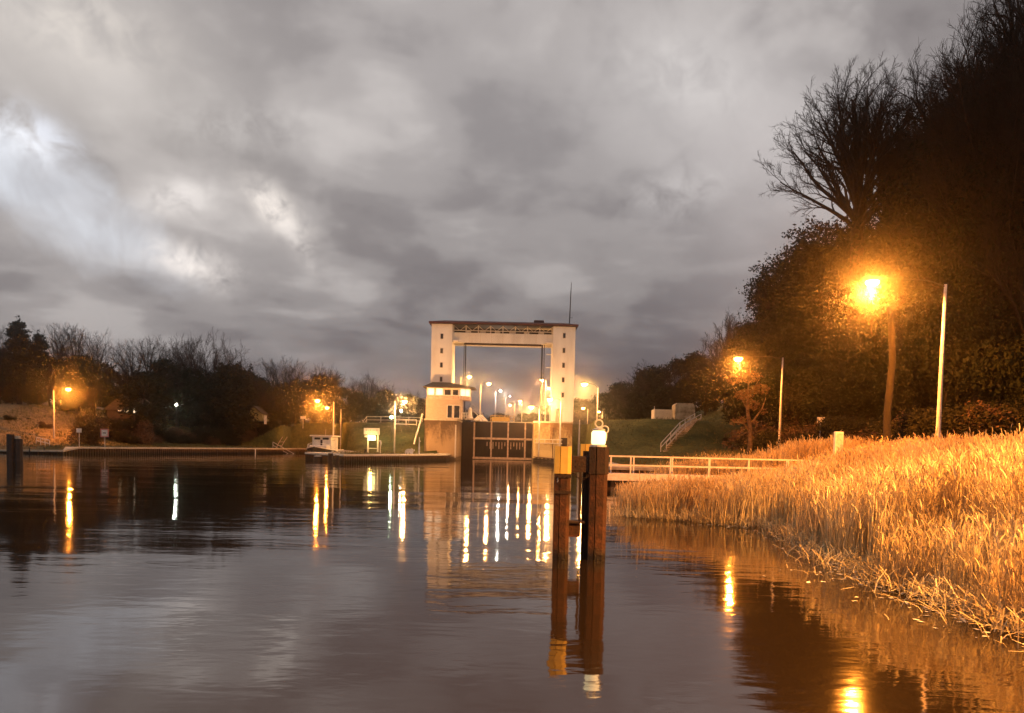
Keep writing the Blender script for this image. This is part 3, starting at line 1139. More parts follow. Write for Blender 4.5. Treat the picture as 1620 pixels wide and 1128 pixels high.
lamp_post('lamp just left of the right tower, middle one of three in a column', 871, 611, 158, LT, (868.5, 614.5), PW, color=LK, lens=m_lensl)
lamp_post('tall white lamp post in front of the right lock wall, its lamp before the tower', 887.5, 633, 113, .88, (870, 632), PW * 1.8, color=LK, lens=m_lensl)
lamp_post('bright lamp right of the right tower on a leaning white post', 946, 613, 107, 1.0, (924.5, 608), PW * 1.8, lean=0, color=LK, lens=m_lensl)
lamp_post('small far lamp on a short post right of the right tower', 930, 647, 190, 6.2, (922.5, 646), PW * .5, color=LK, lens=m_lensl)
lamp_post('small far lamp behind the leaning post right of the right tower', 953, 650, 205, 6.2, (947.5, 651.5), PW * .5, color=LK, lens=m_lensl)
lamp_post('lamp over the withered tree on the right bank, on a white post', 1238.5, 566, 68, 2.4, (1168, 568), PW * 1.3)
lamp_post('large near lamp with a blazing orange head over the reed bed', 1496, 450, 38, 2.2, (1380, 447), PW * 4.6, lens_s=1.15)
# the next lamp of the same row, beside the photographer's boat
r_ = lamp_post('lamp post next in the row along the reed bank, close beside the viewer', 2600, 300, 14, 2.2, (2450, 300), 10)
r_.location = (19.5, 8.0, 2.2)
for ch in r_.children:
    if ch.type == 'LIGHT':
        ch.data.energy = PW * 12.5
        ch.data.color = (1.0, .395, .07)
        ch.data.spot_size = R(154)
        ch.data.spot_blend = .35
        ch.location = (-2.2, 0, 8.3)
for ch in list(r_.children):
    if ch.type != 'LIGHT':
        for g_ in list(ch.children):
            bpy.data.objects.remove(g_)
        bpy.data.objects.remove(ch)
MB().tube([(0, 0, -.3), (0, 0, 1.2), (0, 0, 8.7)], [.13, .115, .065], 8).build('pole', m_galv, r_)
MB().tube([(0, 0, 8.6), (-1.0, 0, 8.95), (-2.0, 0, 8.9)], .045, 6).build('arm', m_galv, r_)
MB().lathe([(.05, .22), (.3, .1), (.32, 0), (.1, -.02)], (-2.2, 0, 8.75), 10).build('lamp_head', m_dark, r_)

lamp_post('thin white pole without a lamp right of the right lock wall', 917, 664, 100, 1.0, None, 0)

# small white globe lamp among the trees and green flood by the railing
for (label, px_, py_, Y, ft, ln, pw, colr, s_) in (
        ('white globe lamp alone among the dark trees on the left', 279, 640, 150, 4.5, m_lensw, 260, (.85, 1, .8), 1.0),
        ('greenish floodlight on the quay railing beside the white post', 619.5, 660, 135, 1.2, m_lensg, 500, (.8, 1, .6), 1.1),
        ('small pale lamp under the big orange one left of the control building', 634.5, 650, 150, 5.6, m_lensw, 160, (1, .8, .55), .8)):
    x_ = X(px_, Y, 6)
    z_ = Z(py_, Y, x_)
    root = thing('small_lamp', label, 'lamp', (x_, Y, ft))
    MB().tube([(0, 0, -.4), (0, 0, z_ - ft - .25)], .05, 6).build('pole', m_dark, root)
    MB().lathe([(.05, -.28), (.2 * s_, -.2), (.30 * s_, 0), (.2 * s_, .2), (.05, .28)], (0, 0, z_ - ft), 12).build('globe', ln, root, True)
    ld = bpy.data.lights.new('lamp_light', 'POINT')
    ld.energy = pw
    ld.color = colr
    ld.shadow_soft_size = .1
    l = bpy.data.objects.new('lamp_light', ld)
    COL.objects.link(l)
    l.parent = root
    l.location = (0, -.5, z_ - ft)

# ------------------------------------------------------------------ near mooring dolphin
DY = 18.1
root = thing('mooring_dolphin', 'rusty three-pile mooring dolphin standing in the water near the viewer', 'mooring dolphin', (X(888, DY, 1), DY, 0))
ox = root.location.x


def hexpile(x, y, z0, z1, r, nm, m, rot=0.0, par=None, lean=0.0):
    n = 8
    vs, fs = [], []
    rings = [z0, z0 + (z1 - z0) * .33, z0 + (z1 - z0) * .66, z1]
    for z_ in rings:
        for k in range(n):
            th = 2 * PI * k / n + rot
            vs.append((x + r * math.cos(th) + lean * (z_ - z1), y + r * math.sin(th), z_))
    for i in range(3):
        for k in range(n):
            j = (k + 1) % n
            fs.append((i * n + k, i * n + j, (i + 1) * n + j, (i + 1) * n + k))
    fs += [tuple(range(n - 1, -1, -1)), tuple(range(3 * n, 4 * n))]
    return MB().add(vs, fs).build(nm, m, par or root)


def seamed_pile(x, y, z0, z1, w2, m, nm, par=None):
    """box pile of two interlocked sheet sections: six-sided with a narrow groove"""
    q = w2
    poly = [(-q, -q * .66), (-q * .42, -q * .78), (-q * .36, -q * .66), (-q * .28, -q * .80), (q * .55, -q * .80), (q, -q * .35), (q, q * .5), (q * .4, q * .9), (-q * .4, q * .9), (-q, q * .5)]
    return MB().prism([(x + a, y + b_) for a, b_ in poly], z0, z1).build(nm, m, par or root)


zcap0, zcap1 = Z(749, DY, 1.1), Z(706, DY, 1.1)
pl = seamed_pile(0, 0, -2, zcap0 - .002, .18, m_rust, 'pile')
seamed_pile(0, 0, zcap0, zcap1, .195, m_yellow, 'yellow_cap', pl)
# painted number 3
cu = bpy.data.curves.new('digit', 'FONT')
cu.body = '3'
cu.size = 0.20
cu.extrude = 0.002
tmp = bpy.data.objects.new('digit_tmp', cu)
COL.objects.link(tmp)
bpy.context.view_layer.update()
dg = bpy.context.evaluated_depsgraph_get()
me3 = bpy.data.meshes.new_from_object(tmp.evaluated_get(dg))
bpy.data.objects.remove(tmp)
me3.materials.clear()
me3.materials.append(m_white)
o3 = bpy.data.objects.new('painted_number', me3)
COL.objects.link(o3)
o3.parent = pl
o3.rotation_euler = (R(90), 0, -R(36))
o3.location = (-.168, -.098, zcap0 - .20)
xr = X(945.5, DY, 1) - ox
zR = Z(707, DY, 1.9)
pr = seamed_pile(xr, 0.1, -2, zR - .62, .205, m_rust, 'pile')
seamed_pile(xr, 0.1, zR - .62 + .002, zR, .225, m_rustdark, 'steel_sleeve', pr)
seamed_pile(xr - .22, 0.35, -2, zR - .1, .12, m_rustdark, 'pile')
xb = X(929, DY + 1.5, 1) - ox
pb_ = seamed_pile(xb, 1.5, -2, Z(722, DY + 1.5, 1.5), .13, m_rustdark, 'pile')
seamed_pile(xb - .05, 1.5, Z(722, DY + 1.5, 1.5) + .002, Z(702, DY + 1.5, 1.5), .16, m_yellow, 'yellow_cap', pb_)
zb0, zb1 = Z(747, DY, 1.5), Z(721.5, DY, 1.5)
MB().cbox(.17, xr - .2, .0, .26, zb0, zb1, .02).build('upper_crossbeam', m_rustdark, root)
zb0, zb1 = Z(850, DY, 1.5), Z(828, DY, 1.5)
MB().cbox(.16, xr - .38, .05, .25, zb0, zb1, .02).build('lower_crossbeam', m_rust, root)
MB().cbox(.14, xr - .30, -.02, .32, zb1 + .002, zb1 + .05, .01).build('lower_platform', m_rustdark, root)
for zz_ in (zcap0 - .06, zcap0 - .42):
    MB().box(-.19, .19, -.165, -.146, zz_ - .035, zz_ + .035).build('steel_band', m_rustdark, pl)
for bx_ in (-.10, .02, .12):
    MB().tube([(bx_, -.19, zcap0 - .06), (bx_, -.15, zcap0 - .06)], .014, 6).build('bolt', m_rustdark, pl)
for (bx_, bz_) in ((.32, .06), (.32, -.06), (.6, .06), (.6, -.06)):
    MB().tube([(bx_, -.02, Z(734, DY, 1.5) + bz_), (bx_, .0, Z(734, DY, 1.5) + bz_)], .018, 6).build('bolt', m_rust, root)
chn = MB()
for k in range(9):
    chn.torus((.26 + k * .045, -.05, Z(748, DY, 1.5) - .02 - .12 * math.sin(k / 8 * PI)), .026, .008, 'Y' if k % 2 else 'Z', 10, 5)
chn.build('chain', m_rustdark, root)
ld_ = MB()
for q in (xb - .22, xb - .04):
    ld_.box(q - .03, q + .03, 1.15, 1.21, .45, 2.0)
for k in range(6):
    ld_.box(xb - .21, xb - .05, 1.16, 1.20, .6 + k * .23, .63 + k * .23)
ld_.build('ladder', m_rustdark, root)
tag(root, 'rusty three-pile mooring dolphin with yellow caps and number 3, nearest in the water')
# lantern
root = thing('navigation_lantern', 'blazing white lantern with wire rings on top of the near mooring dolphin', 'lantern', (X(947, DY, 2.5), DY + .1, zR))
m_lant = emit('lantern_glass', (1.0, 0.80, 0.42), 1.8)
MB().lathe([(.15, .0), (.165, .03), (.165, .27), (.13, .31)], (0, 0, .06), 16).build('glass', m_lant, root, True)
MB().lathe([(.19, 0), (.19, .04), (.13, .06)], (0, 0, 0), 14).build('base', m_galv, root)
MB().lathe([(.15, .0), (.15, .03), (.04, .07)], (0, 0, .375), 14).build('top', m_galv, root)
rg = MB()
rg.torus((0, 0, .535), .085, .018, 'Y')
rg.build('lifting_ring', m_white, root, True)
rg = MB()
rg.torus((.14, .02, .40), .085, .014, 'Y')
rg.torus((.18, .05, .24), .09, .012, 'X')
rg.build('wire_guard', m_white, root, True)

# left dark dolphin
Yd = 77
root = thing('mooring_dolphin', 'black two-pile mooring dolphin at the far left edge in front of the lit bank', 'mooring dolphin', (X(17, Yd, 1), Yd, 0))
hexpile(0, 0, -2, Z(686.5, Yd, -50), .36, 'pile', m_dark)
hexpile(X(27.5, Yd, 1) - root.location.x, .2, -2, Z(693.5, Yd, -50), .38, 'pile', m_dark)
MB().box(.2, .5, .1, .3, .6, .9).build('crossbeam', m_dark, root)
MB().cbox(.45, .85, -.1, .3, Z(693.5, Yd, -50) + .01, Z(689, Yd, -50), .04).build('bollard_cap', m_cap, root)
# small dark piles in front of the quay tip
for i, (px_, tp, wp, Y, lb) in enumerate(((523, 716, .30, 92, 'dark mooring pile left of its twin in front of the quay tip'), (533.5, 719, .26, 94, 'dark mooring pile right of its twin in front of the quay tip'),
                                        (503, 722, .55, 101, 'squat dark pile at the bow of the white boat'))):
    root = thing('mooring_pile', lb, 'mooring pile', (X(px_, Y, 1), Y, 0), 'small mooring piles before the quay')
    hexpile(0, 0, -2, Z(tp, Y, -25), wp, 'pile', m_dark)
    MB().lathe([(wp * .9, 0), (wp * .9, .05), (wp * .5, .1)], (0, 0, Z(tp, Y, -25)), 10).build('pile_head', m_galv, root)

# ------------------------------------------------------------------ boat
bxm = X(502.5, 116, 1)
root = thing('motor_boat', 'white cabin cruiser with dark hull moored bow-on at the quay', 'boat', (bxm, 113.8, 0))
m_hull = mat('dark_hull', (0.020, 0.018, 0.022), 0.35, (0.015, 0.013, 0.016), 2)
m_cream = mat('boat_white', (0.80, 0.76, 0.68), 0.35, (0.70, 0.65, 0.56), 2)
# hull sections (y, halfwidth at deck, halfwidth at water, deck z, keel z)
secs = [(0, .10, .05, 1.75, .2), (.5, .75, .35, 1.62, 0), (1.4, 1.35, .8, 1.48, -.3), (3, 1.8, 1.3, 1.32, -.5), (6, 1.95, 1.6, 1.2, -.5), (9, 1.9, 1.6, 1.2, -.5), (11.5, 1.75, 1.5, 1.25, -.3)]
vs, fs = [], []
for (y_, wdk, ww, zd, zk) in secs:
    vs += [(-wdk, y_, zd), (-ww, y_, 0), (-ww * .5, y_, zk), (ww * .5, y_, zk), (ww, y_, 0), (wdk, y_, zd)]
for i in range(len(secs) - 1):
    for k in range(5):
        fs.append((6 * i + k, 6 * i + k + 1, 6 * i + 7 + k, 6 * i + 6 + k))
    fs.append((6 * i + 5, 6 * i, 6 * i + 6, 6 * i + 11))
n_ = len(secs)
fs += [(0, 5, 4, 3, 2, 1), tuple(6 * (n_ - 1) + k for k in range(6))]
MB().add(vs, fs).build('hull', m_hull, root)
rb = MB()
for s_ in (-1, 1):
    rb.tube([(s_ * wdk * 1.01, y_, zd + .03) for (y_, wdk, ww, zd, zk) in secs], .075, 6)
rb.build('rubbing_rail', m_cream, root)
MB().cbox(-1.3, 1.3, 2.4, 5.2, 1.2, 1.95, .1).build('fore_cabin', m_cream, root)
cab = MB().cbox(-1.42, 1.42, 4.6, 9.2, 1.22, 3.25, .06).build('wheelhouse', m_cream, root)
wn = MB()
wn.box(-1.08, -.2, 4.57, 4.598, 2.80, 3.10)
wn.box(.15, 1.05, 4.57, 4.598, 2.80, 3.10)
wn.build('windscreen', m_glassdark, cab)
MB().box(-.18, .12, 4.575, 4.598, 1.95, 2.78).build('wiper_panel', m_rustdark, cab)
MB().cbox(-1.72, 1.72, 4.2, 9.6, 3.26, 3.46, .05).build('cabin_roof', m_cream, root)
rl = MB()
for s_ in (-1, 1):
    rl.tube([(s_ * .1, .1, 2.35), (s_ * 1.0, 1.0, 2.2), (s_ * 1.75, 3.4, 2.0), (s_ * 1.85, 6, 1.95)], .03, 5)
    for (y_, x_, z_) in ((1.0, 1.0, 1.5), (2.2, 1.5, 1.4), (3.4, 1.75, 1.3), (6, 1.85, 1.2)):
        rl.tube([(s_ * x_, y_, z_), (s_ * x_, y_, z_ + .72)], .025, 5)
rl.build('bow_rail', m_cream, root)
fd = MB()
for y_ in (3, 6):
    fd.lathe([(.05, -.4), (.15, -.3), (.15, .2), (.05, .3)], (2.0, y_, .9), 8)
fd.build('fenders', m_cream, root)
MB().tube([(1.3, 5.2, 2.75), (1.95, 5.1, 2.8)], .06, 6).build('side_light', m_cream, root)
MB().tube([(0, 7, 3.46), (0, 7.2, 4.4)], .03, 5).build('mast', m_galv, root)

# ------------------------------------------------------------------ quay furniture
Ys = 119
sx = X(590, Ys, 3)
root = thing('quay_sign', 'white board with two lines of writing on a frame above a lit lamp box', 'sign', (sx, Ys, 1.0))
kz = lambda py: Z(py, Ys, sx) - 1.0
kx = lambda px: X(px, Ys, 3) - sx
MB().box(kx(575.5), kx(600.5), -.05, .03, kz(687.5), kz(677.2)).build('board', mat('sign_white', (.74, .66, .66), .5, (.7, .62, .62), 1), root)
m_ink = mat('sign_ink', (.22, .12, .15), .7)
tx = MB()
rng = random.Random(5)
for (ra, rb_, z0) in ((579, 597.5, kz(681.6)), (578, 598, kz(686.3))):
    q = kx(ra)
    while q < kx(rb_):
        wl_ = rng.uniform(.05, .10)
        hh_ = rng.choice((.16, .16, .24))
        tx.box(q, q + .03, -.056, -.052, z0, z0 + hh_)
        if rng.random() < .7:
            tx.box(q + .031, q + wl_, -.056, -.052, z0 + rng.choice((0, .13)), z0 + rng.choice((.05, .16)))
        q += wl_ + .045 + (0.12 if rng.random() < .12 else 0)
tx.build('lettering', m_ink, root)
fr = MB()
for px_ in (582, 597.5):
    fr.box(kx(px_) - .10, kx(px_) + .10, .035, .2, 0, kz(677.5))
fr.box(kx(582) + .1, kx(597.5) - .1, .05, .16, kz(709.5) - .05, kz(709.5) + .07)
fr.build('frame', m_white, root)
MB().cbox(kx(581) + .12, kx(594.5), -.16, .03, kz(696.5), kz(689), .08).build('lamp_box', emit('sign_lamp', (1.0, .80, .30), 5.0), root)
MB().cbox(kx(576.5), kx(581) - .0, -.1, .05, kz(692), kz(689), .06).build('side_lamp', m_cream, root)
ld = bpy.data.lights.new('sign_light', 'POINT')
ld.energy = 260
ld.color = (1, .62, .16)
ld.shadow_soft_size = .25
l = bpy.data.objects.new('sign_light', ld)
COL.objects.link(l)
l.parent = root
l.location = (kx(588), -.8, kz(693))
x_ = X(601.5, 117, 1.5)
root = thing('hooked_post', 'white post with a bent hooked top right of the quay sign', 'post', (x_, 117, 1.0))
MB().tube([(0, 0, 0), (.02, 0, .9), (.10, 0, 1.5), (0, 0, 1.78), (-.25, 0, 1.86)], [.07, .07, .13, .13, .09], 8).build('bent_pole', m_white, root, True)
MB().lathe([(.16, 0), (.16, .05), (.08, .1)], (0, 0, 0), 10).build('foot', m_white, root)
x_ = X(648, 114.5, 1.3)
root = thing('mooring_block', 'low humped white mooring block with a knob, alone on the waiting quay', 'bollard', (x_, 114.5, 1.02))
vs = []
bmz = MB()
prof = [(-.66, .0), (-.66, .30), (-.52, .58), (-.28, .72), (0, .70), (.12, .74), (.30, .78), (.45, .66), (.52, .45), (.50, 0), (.12, 0), (.10, .14), (0, .22), (-.14, .14), (-.16, 0)]
bmz.yprism(prof, -.3, .3)
bmz.build('block', m_white, root)
MB().lathe([(.04, -.12), (.13, -.05), (.13, .05), (.04, .12)], (.64, 0, .52), 10).build('knob', m_white, root, True)
x_ = X(663, 114, 1.3)
root = thing('white_post', 'slender white post with a small side arm next to the stair by the lock wall', 'post', (x_, 114, 1.0))
MB().tube([(0, 0, 0), (0, 0, 2.45)], [.12, .055], 8).build('pole', m_white, root)
MB().tube([(0, 0, 2.0), (.22, 0, 1.85)], .05, 6).build('side_arm', m_white, root)
# mooring bollards on quays
for i, (px_, Y, lb) in enumerate(((578, 110, 'small dark bollard on the waiting quay left of the sign'),)):
    root = thing('bollard', lb, 'bollard', (X(px_, Y, 1), Y, 1.0))
    MB().lathe([(.20, 0), (.17, .1), (.15, .45), (.26, .5), (.26, .62), (.1, .68)], n=12).build('bollard_body', m_rustdark, root, True)
    MB().lathe([(.3, 0), (.3, .03), (.2, .04)], (0, 0, 0), 12).build('bollard_flange', m_dark, root)


def railing(name, label, pts, h=1.1, step=2.0, r=.045, m=None, rails=(.5, 1.0), group=None):
    root = thing(name, label, 'railing', pts[0], group)
    o = Vector(pts[0])
    P3 = [Vector(p) - o for p in pts]
    a_ = MB()
    for q in rails:
        a_.tube([p + Vector((0, 0, h * q)) for p in P3], r, 6)
    a_.build('rails', m or m_galv, root)
    for i in range(len(P3) - 1):
        L = (P3[i + 1] - P3[i]).length
        n = max(1, int(L / step))
        for k in range(n + (i == len(P3) - 2)):
            q = P3[i].lerp(P3[i + 1], k / n)
            MB().tube([q + Vector((0, 0, -.2)), q + Vector((0, 0, h))], r, 6).build('rail_post', m or m_galv, root)
    return root


def onz(px, Y):
    x_ = X(px, Y, 6)
    return (x_, Y, tz(x_, Y))


railing('bridge_railing', 'long grey railing along the top of the embankment left of the lock',
        [onz(p, 153) for p in (432, 480, 530, 580, 625, 668)], 1.25, 2.2, .05)
railing('quay_railing', 'short white railing beside the greenish floodlight at the slope top',
        [(X(626, 134, 6), 134, Z(670.5, 134, -20)), (X(659, 134, 6), 134, Z(671, 134, -20))], .8, 1.6, .06, m_white, (0.0, 1.0))
a, bb = onz(57, 113.5), onz(78, 110)
railing('stair_railing', 'low handrail running down the sandy slope under the left lamp', [a, bb], .9, 1.5, .05, m_white)
# stair with double handrail on the right slope
root = None
for k, dxx in enumerate((0, 1.1)):
    ptsr = []
    for (px_, py_, Y) in ((1046 + dxx * 8, 711, 88), (1075 + dxx * 8, 694, 94), (1098 + dxx * 9, 680, 101)):
        x_ = X(px_, Y, 4)
        ptsr.append((x_, Y, tz(x_, Y)))
    railing('stair_railing', ['pale handrail on the left side of the steps up the right grassy slope', 'pale handrail on the right side of the steps up the right grassy slope'][k], ptsr, .95, 2.6, .05, m_galv, group='handrails of the slope steps')
st = MB()
x0_, x1_ = X(1050, 88, 2), X(1100, 101, 6)
for k in range(26):
    f_ = k / 25
    x_ = x0_ + (x1_ - x0_) * f_
    y_ = 88 + 13 * f_
    z_ = tz(x_, y_)
    st.box(x_ - .1, x_ + 1.0, y_ - .25, y_ + .28, z_ - .3, z_ + .06)
tag(st.build('slope_steps', m_cap), 'worn concrete steps climbing the right grassy slope', 'steps')
# small signs
def sign(label, px, py, wpx, hpx, Y, foot, border=None, mark=None, post_m=None):
    x_ = X(px, Y, 2)
    z_ = Z(py, Y, x_)
    k = F / Y
    w2, h2 = wpx / k / 2, hpx / k / 2
    root = thing('sign', label, 'sign', (x_, Y, foot))
    z_ -= foot
    MB().tube([(0, .06, -.3), (0, .06, z_ + h2 * .5)], .045, 6).build('post', post_m or m_galv, root)
    bo = MB().cbox(-w2, w2, -.02, .01, z_ - h2, z_ + h2, .005).build('board', border or m_white, root)
    if border:
        MB().box(-w2 * .72, w2 * .72, -.028, -.022, z_ - h2 * .72, z_ + h2 * .72).build('panel', m_white, bo)
    if mark:
        MB().box(-w2 * .38, w2 * .38, -.034, -.030, z_ - h2 * .12, z_ + h2 * .12).build('bar', m_dark, bo)
    return root


m_signred = mat('sign_red', (.62, .25, .22), .5, (.55, .2, .18), 2)
sign('square white sign with red border and black bar on the left quay', 165.5, 685, 13, 13, 111, .95, m_signred, True)
sign('small white sign on a thin post left of the red-bordered one', 125, 681, 8, 6.5, 110, 1.0)
sign('small white plate on a post above the reed bed', 1296, 664.5, 12, 9, 60, 2.3)
x_ = X(1325.5, 47, 2.5)
root = thing('cable_cabinet', 'narrow pale cabinet standing in the reeds right of the footbridge', 'cabinet', (x_, 47, tz(x_, 47)))
zt_ = Z(683, 47, x_) - root.location.z
MB().cbox(-.24, .24, -.15, .15, 0, zt_, .02).build('body', m_white, root)
MB().box(-.19, .19, -.158, -.152, .2, zt_ - .1).build('door', m_galv, root)
for px_, Y, lb in ((479, 150, 'pale tilted notice plate hanging on the embankment railing'),):
    sign(lb, px_, 660.5, 8, 4, Y, 5.2)
for px_, py_, Y, lb in ((47, 709, 108, 'dark stake in the water under the lit left bank'), (70, 708, 108.5, 'taller dark stake in the water under the lit left bank'),
                     (307, 713, 134, 'thin white gauge post at the middle of the left quay'), (397, 713, 144, 'thin white gauge post near the right end of the left quay')):
    x_ = X(px_, Y, .5) + .9
    z_ = Z(py_, Y, x_)
    wh = 'white' in lb
    root = thing('stake', lb, 'stake', (x_ + (.4 if wh else 0), Y - 1.5, 0))
    MB().tube([(0, 0, -2), (0, 0, max(z_, .7))], .09, 6).build('shaft', m_white if wh else m_dark, root)
    MB().lathe([(.11, 0), (.11, .08), (.03, .14)], (0, 0, max(z_, .7)), 8).build('tip', m_white if wh else m_dark, root)
# steps with arching rails at harbour corner
root = thing('harbour_ladder', 'bent orange-lit ladder rails at the right end of the left quay', 'ladder', (X(443, 153, 1), 153, .95))
ll = MB()
for o_ in (0, .9):
    ll.tube([(-.8 + o_, 0, 0), (-.2 + o_, 0, 1.2), (.5 + o_, 0, 2.3)], .06, 6)
ll.tube([(-.5, 0, .6), (.4, 0, .6)], .05, 6)
ll.tube([(-.1, 0, 1.3), (.8, 0, 1.3)], .05, 6)
ll.build('rails_and_rungs', m_gatebeam, root)

# containers on the right plateau
def cont(label, pa, pb, pt, pbm, Y, m, round_=False):
    x0_, x1_ = X(pa, Y, 7), X(pb, Y, 7)
    zt_ = Z(pt, Y, x0_)
    gz_ = min(Z(pbm, Y, x0_), 6.3)
    root = thing('site_cabin', label, 'cabin', (x0_, Y, gz_))
    w_, h_ = x1_ - x0_, zt_ - gz_
    c_ = MB()
    if round_:
        vs = [(.0, 0), (w_, 0), (w_, h_ * .72), (w_ * .97, h_ * .9), (w_ * .88, h_), (w_ * .1, h_), (.0, h_ * .9)]
        c_.yprism(vs, 0, 2.4)
        c_.build('tarpaulin_body', m, root)
        MB().box(.1, w_ - .1, .15, 2.2, -.35, -.003).build('undercarriage', m_dark, root)
    else:
        c_.cbox(0, w_, 0, 2.4, 0, h_, .03)
        c_.build('body', m, root)
        r_ = MB()
        for k in range(int(w_ / .22)):
            r_.box(.1 + k * .22, .19 + k * .22, -.03, -.002, .1, h_ - .12)
        r_.build('ribs', m, root)
        MB().tube([(.15, 1, h_), (.15, 1, h_ + .5)], .04, 5).build('vent_pipe', m_galv, root)
    return root


m_tarp = mat('dirty_tarpaulin', (.42, .37, .28), .8, (.17, .13, .08), 1.1, .3)
cont('pale ribbed cabin on top of the right grassy slope', 1035, 1064, 647.5, 667.5, 112, mat('cabin_grey', (.55, .50, .40), .6, (.46, .41, .33), 1.2))
cont('stained rounded tarpaulin-covered trailer beside the pale cabin', 1068, 1099, 637.5, 661, 110, m_tarp, True)

# houses among the left trees
root = thing('house', 'dark house with two bright yellow windows among the left trees', 'house', (X(190, 130.5, 6), 130.5, tz(X(190, 130.5, 6), 130.5) - .5))
hz0 = root.location.z
MB().box(-2.2, 3.2, 0, 5, 0, 5.0).build('wall', mat('dark_brick', (.07, .045, .03), .9, (.04, .027, .02), 2), root)
MB().yprism([(-2.6, 4.9), (3.6, 4.9), (3.3, 5.2), (.5, 7.4), (-2.3, 5.2)], -.4, 7.4).build('roof', m_rooftile, root)
for px0, px1, a_, bb_ in ((187, 192.5, 642.5, 650), (195.5, 203, 641.5, 652)):
    x0_, x1_ = X(px0, 130.5, 8) - root.location.x, X(px1, 130.5, 8) - root.location.x
    z1_, z0_ = Z(a_, 130.5, -64) - hz0, Z(bb_, 130.5, -64) - hz0
    f_ = MB().box(x0_ - .06, x1_ + .06, -.04, -.003, z0_ - .06, z1_ + .06).build('window', m_white, root)
    MB().box(x0_, x1_, -.05, -.043, z0_, z1_).build('pane', m_lit2, f_)
x_ = X(213, 130, 8)
root = thing('small_lamp', 'small slim white lamp right of the lit house windows', 'lamp', (x_, 130, tz(x_, 130)))
z_ = Z(649, 130, x_) - root.location.z
MB().tube([(0, 0, 0), (0, 0, z_ - .4)], .05, 6).build('pole', m_dark, root)
MB().lathe([(.2, -.45), (.2, -.2), (.08, .3), (.03, .5)], (0, 0, z_), 8).build('globe', emit('weak_lens', (1, .85, .6), 1.6), root)
root = thing('house', 'small house with a pale yellowish gable left of the embankment railing', 'house', (X(398, 157, 7), 157, Z(666, 157, -50)))
MB().yprism([(-2.6, 0), (2.4, 0), (1.9, 1.4), (.4, 2.6), (-1.0, 1.3)], 0, 5).build('gable_wall', mat('pale_gable', (.30, .27, .12), .8, (.22, .2, .09), 1), root)
MB().yprism([(-1.05, 1.45), (.4, 2.75), (2.15, 1.35), (2.15, 1.55), (.4, 2.98), (-1.05, 1.65)], -.2, 5.2).build('roof', m_rooftile, root)
MB().box(2.5, 2.95, -.1, .1, -.6, 1.1).build('gate_pillar', m_white, root)

# ------------------------------------------------------------------ footbridge over the reeds
BY = 49.0
bz = Z(750, BY, X(1000, BY, 1))
bxa, bxb = X(940, BY, 1), X(1330, BY, 1)
root = thing('footbridge', 'pale footbridge with two-rail railing leading over the reeds to the bank', 'footbridge', (bxa, BY, 0))
L = bxb - bxa
MB().cbox(0, L, 0, .22, bz - .42, bz, .015).build('girder', m_white, root)
MB().cbox(0, L, 1.3, 1.52, bz - .42, bz, .015).build('girder', m_white, root)
MB().box(.0, L, .225, 1.295, bz - .12, bz - .02).build('deck', m_pile, root)
for side_, y_ in ((0, .08), (1, 1.44)):
    rr = MB()
    for zc in (.52, 1.08):
        rr.box(0, L, y_ - .035, y_ + .035, bz + zc - .04, bz + zc + .04)
    rr.build('handrail', m_white, root)
    for px_ in (944, 961, 998, 1061, 1122, 1185, 1247, 1309):
        q = X(px_ + (10 if side_ else 0), BY, 1.5) - bxa
        MB().box(q - .045, q + .045, y_ - .034, y_ + .034, bz - .02, bz + 1.04).build('rail_post', m_white, root)
for q in (1.0, 7.0, 13):
    MB().box(q - .12, q + .12, .5, 1.0, -2, bz - .43).build('support_pile', m_rustdark, root)

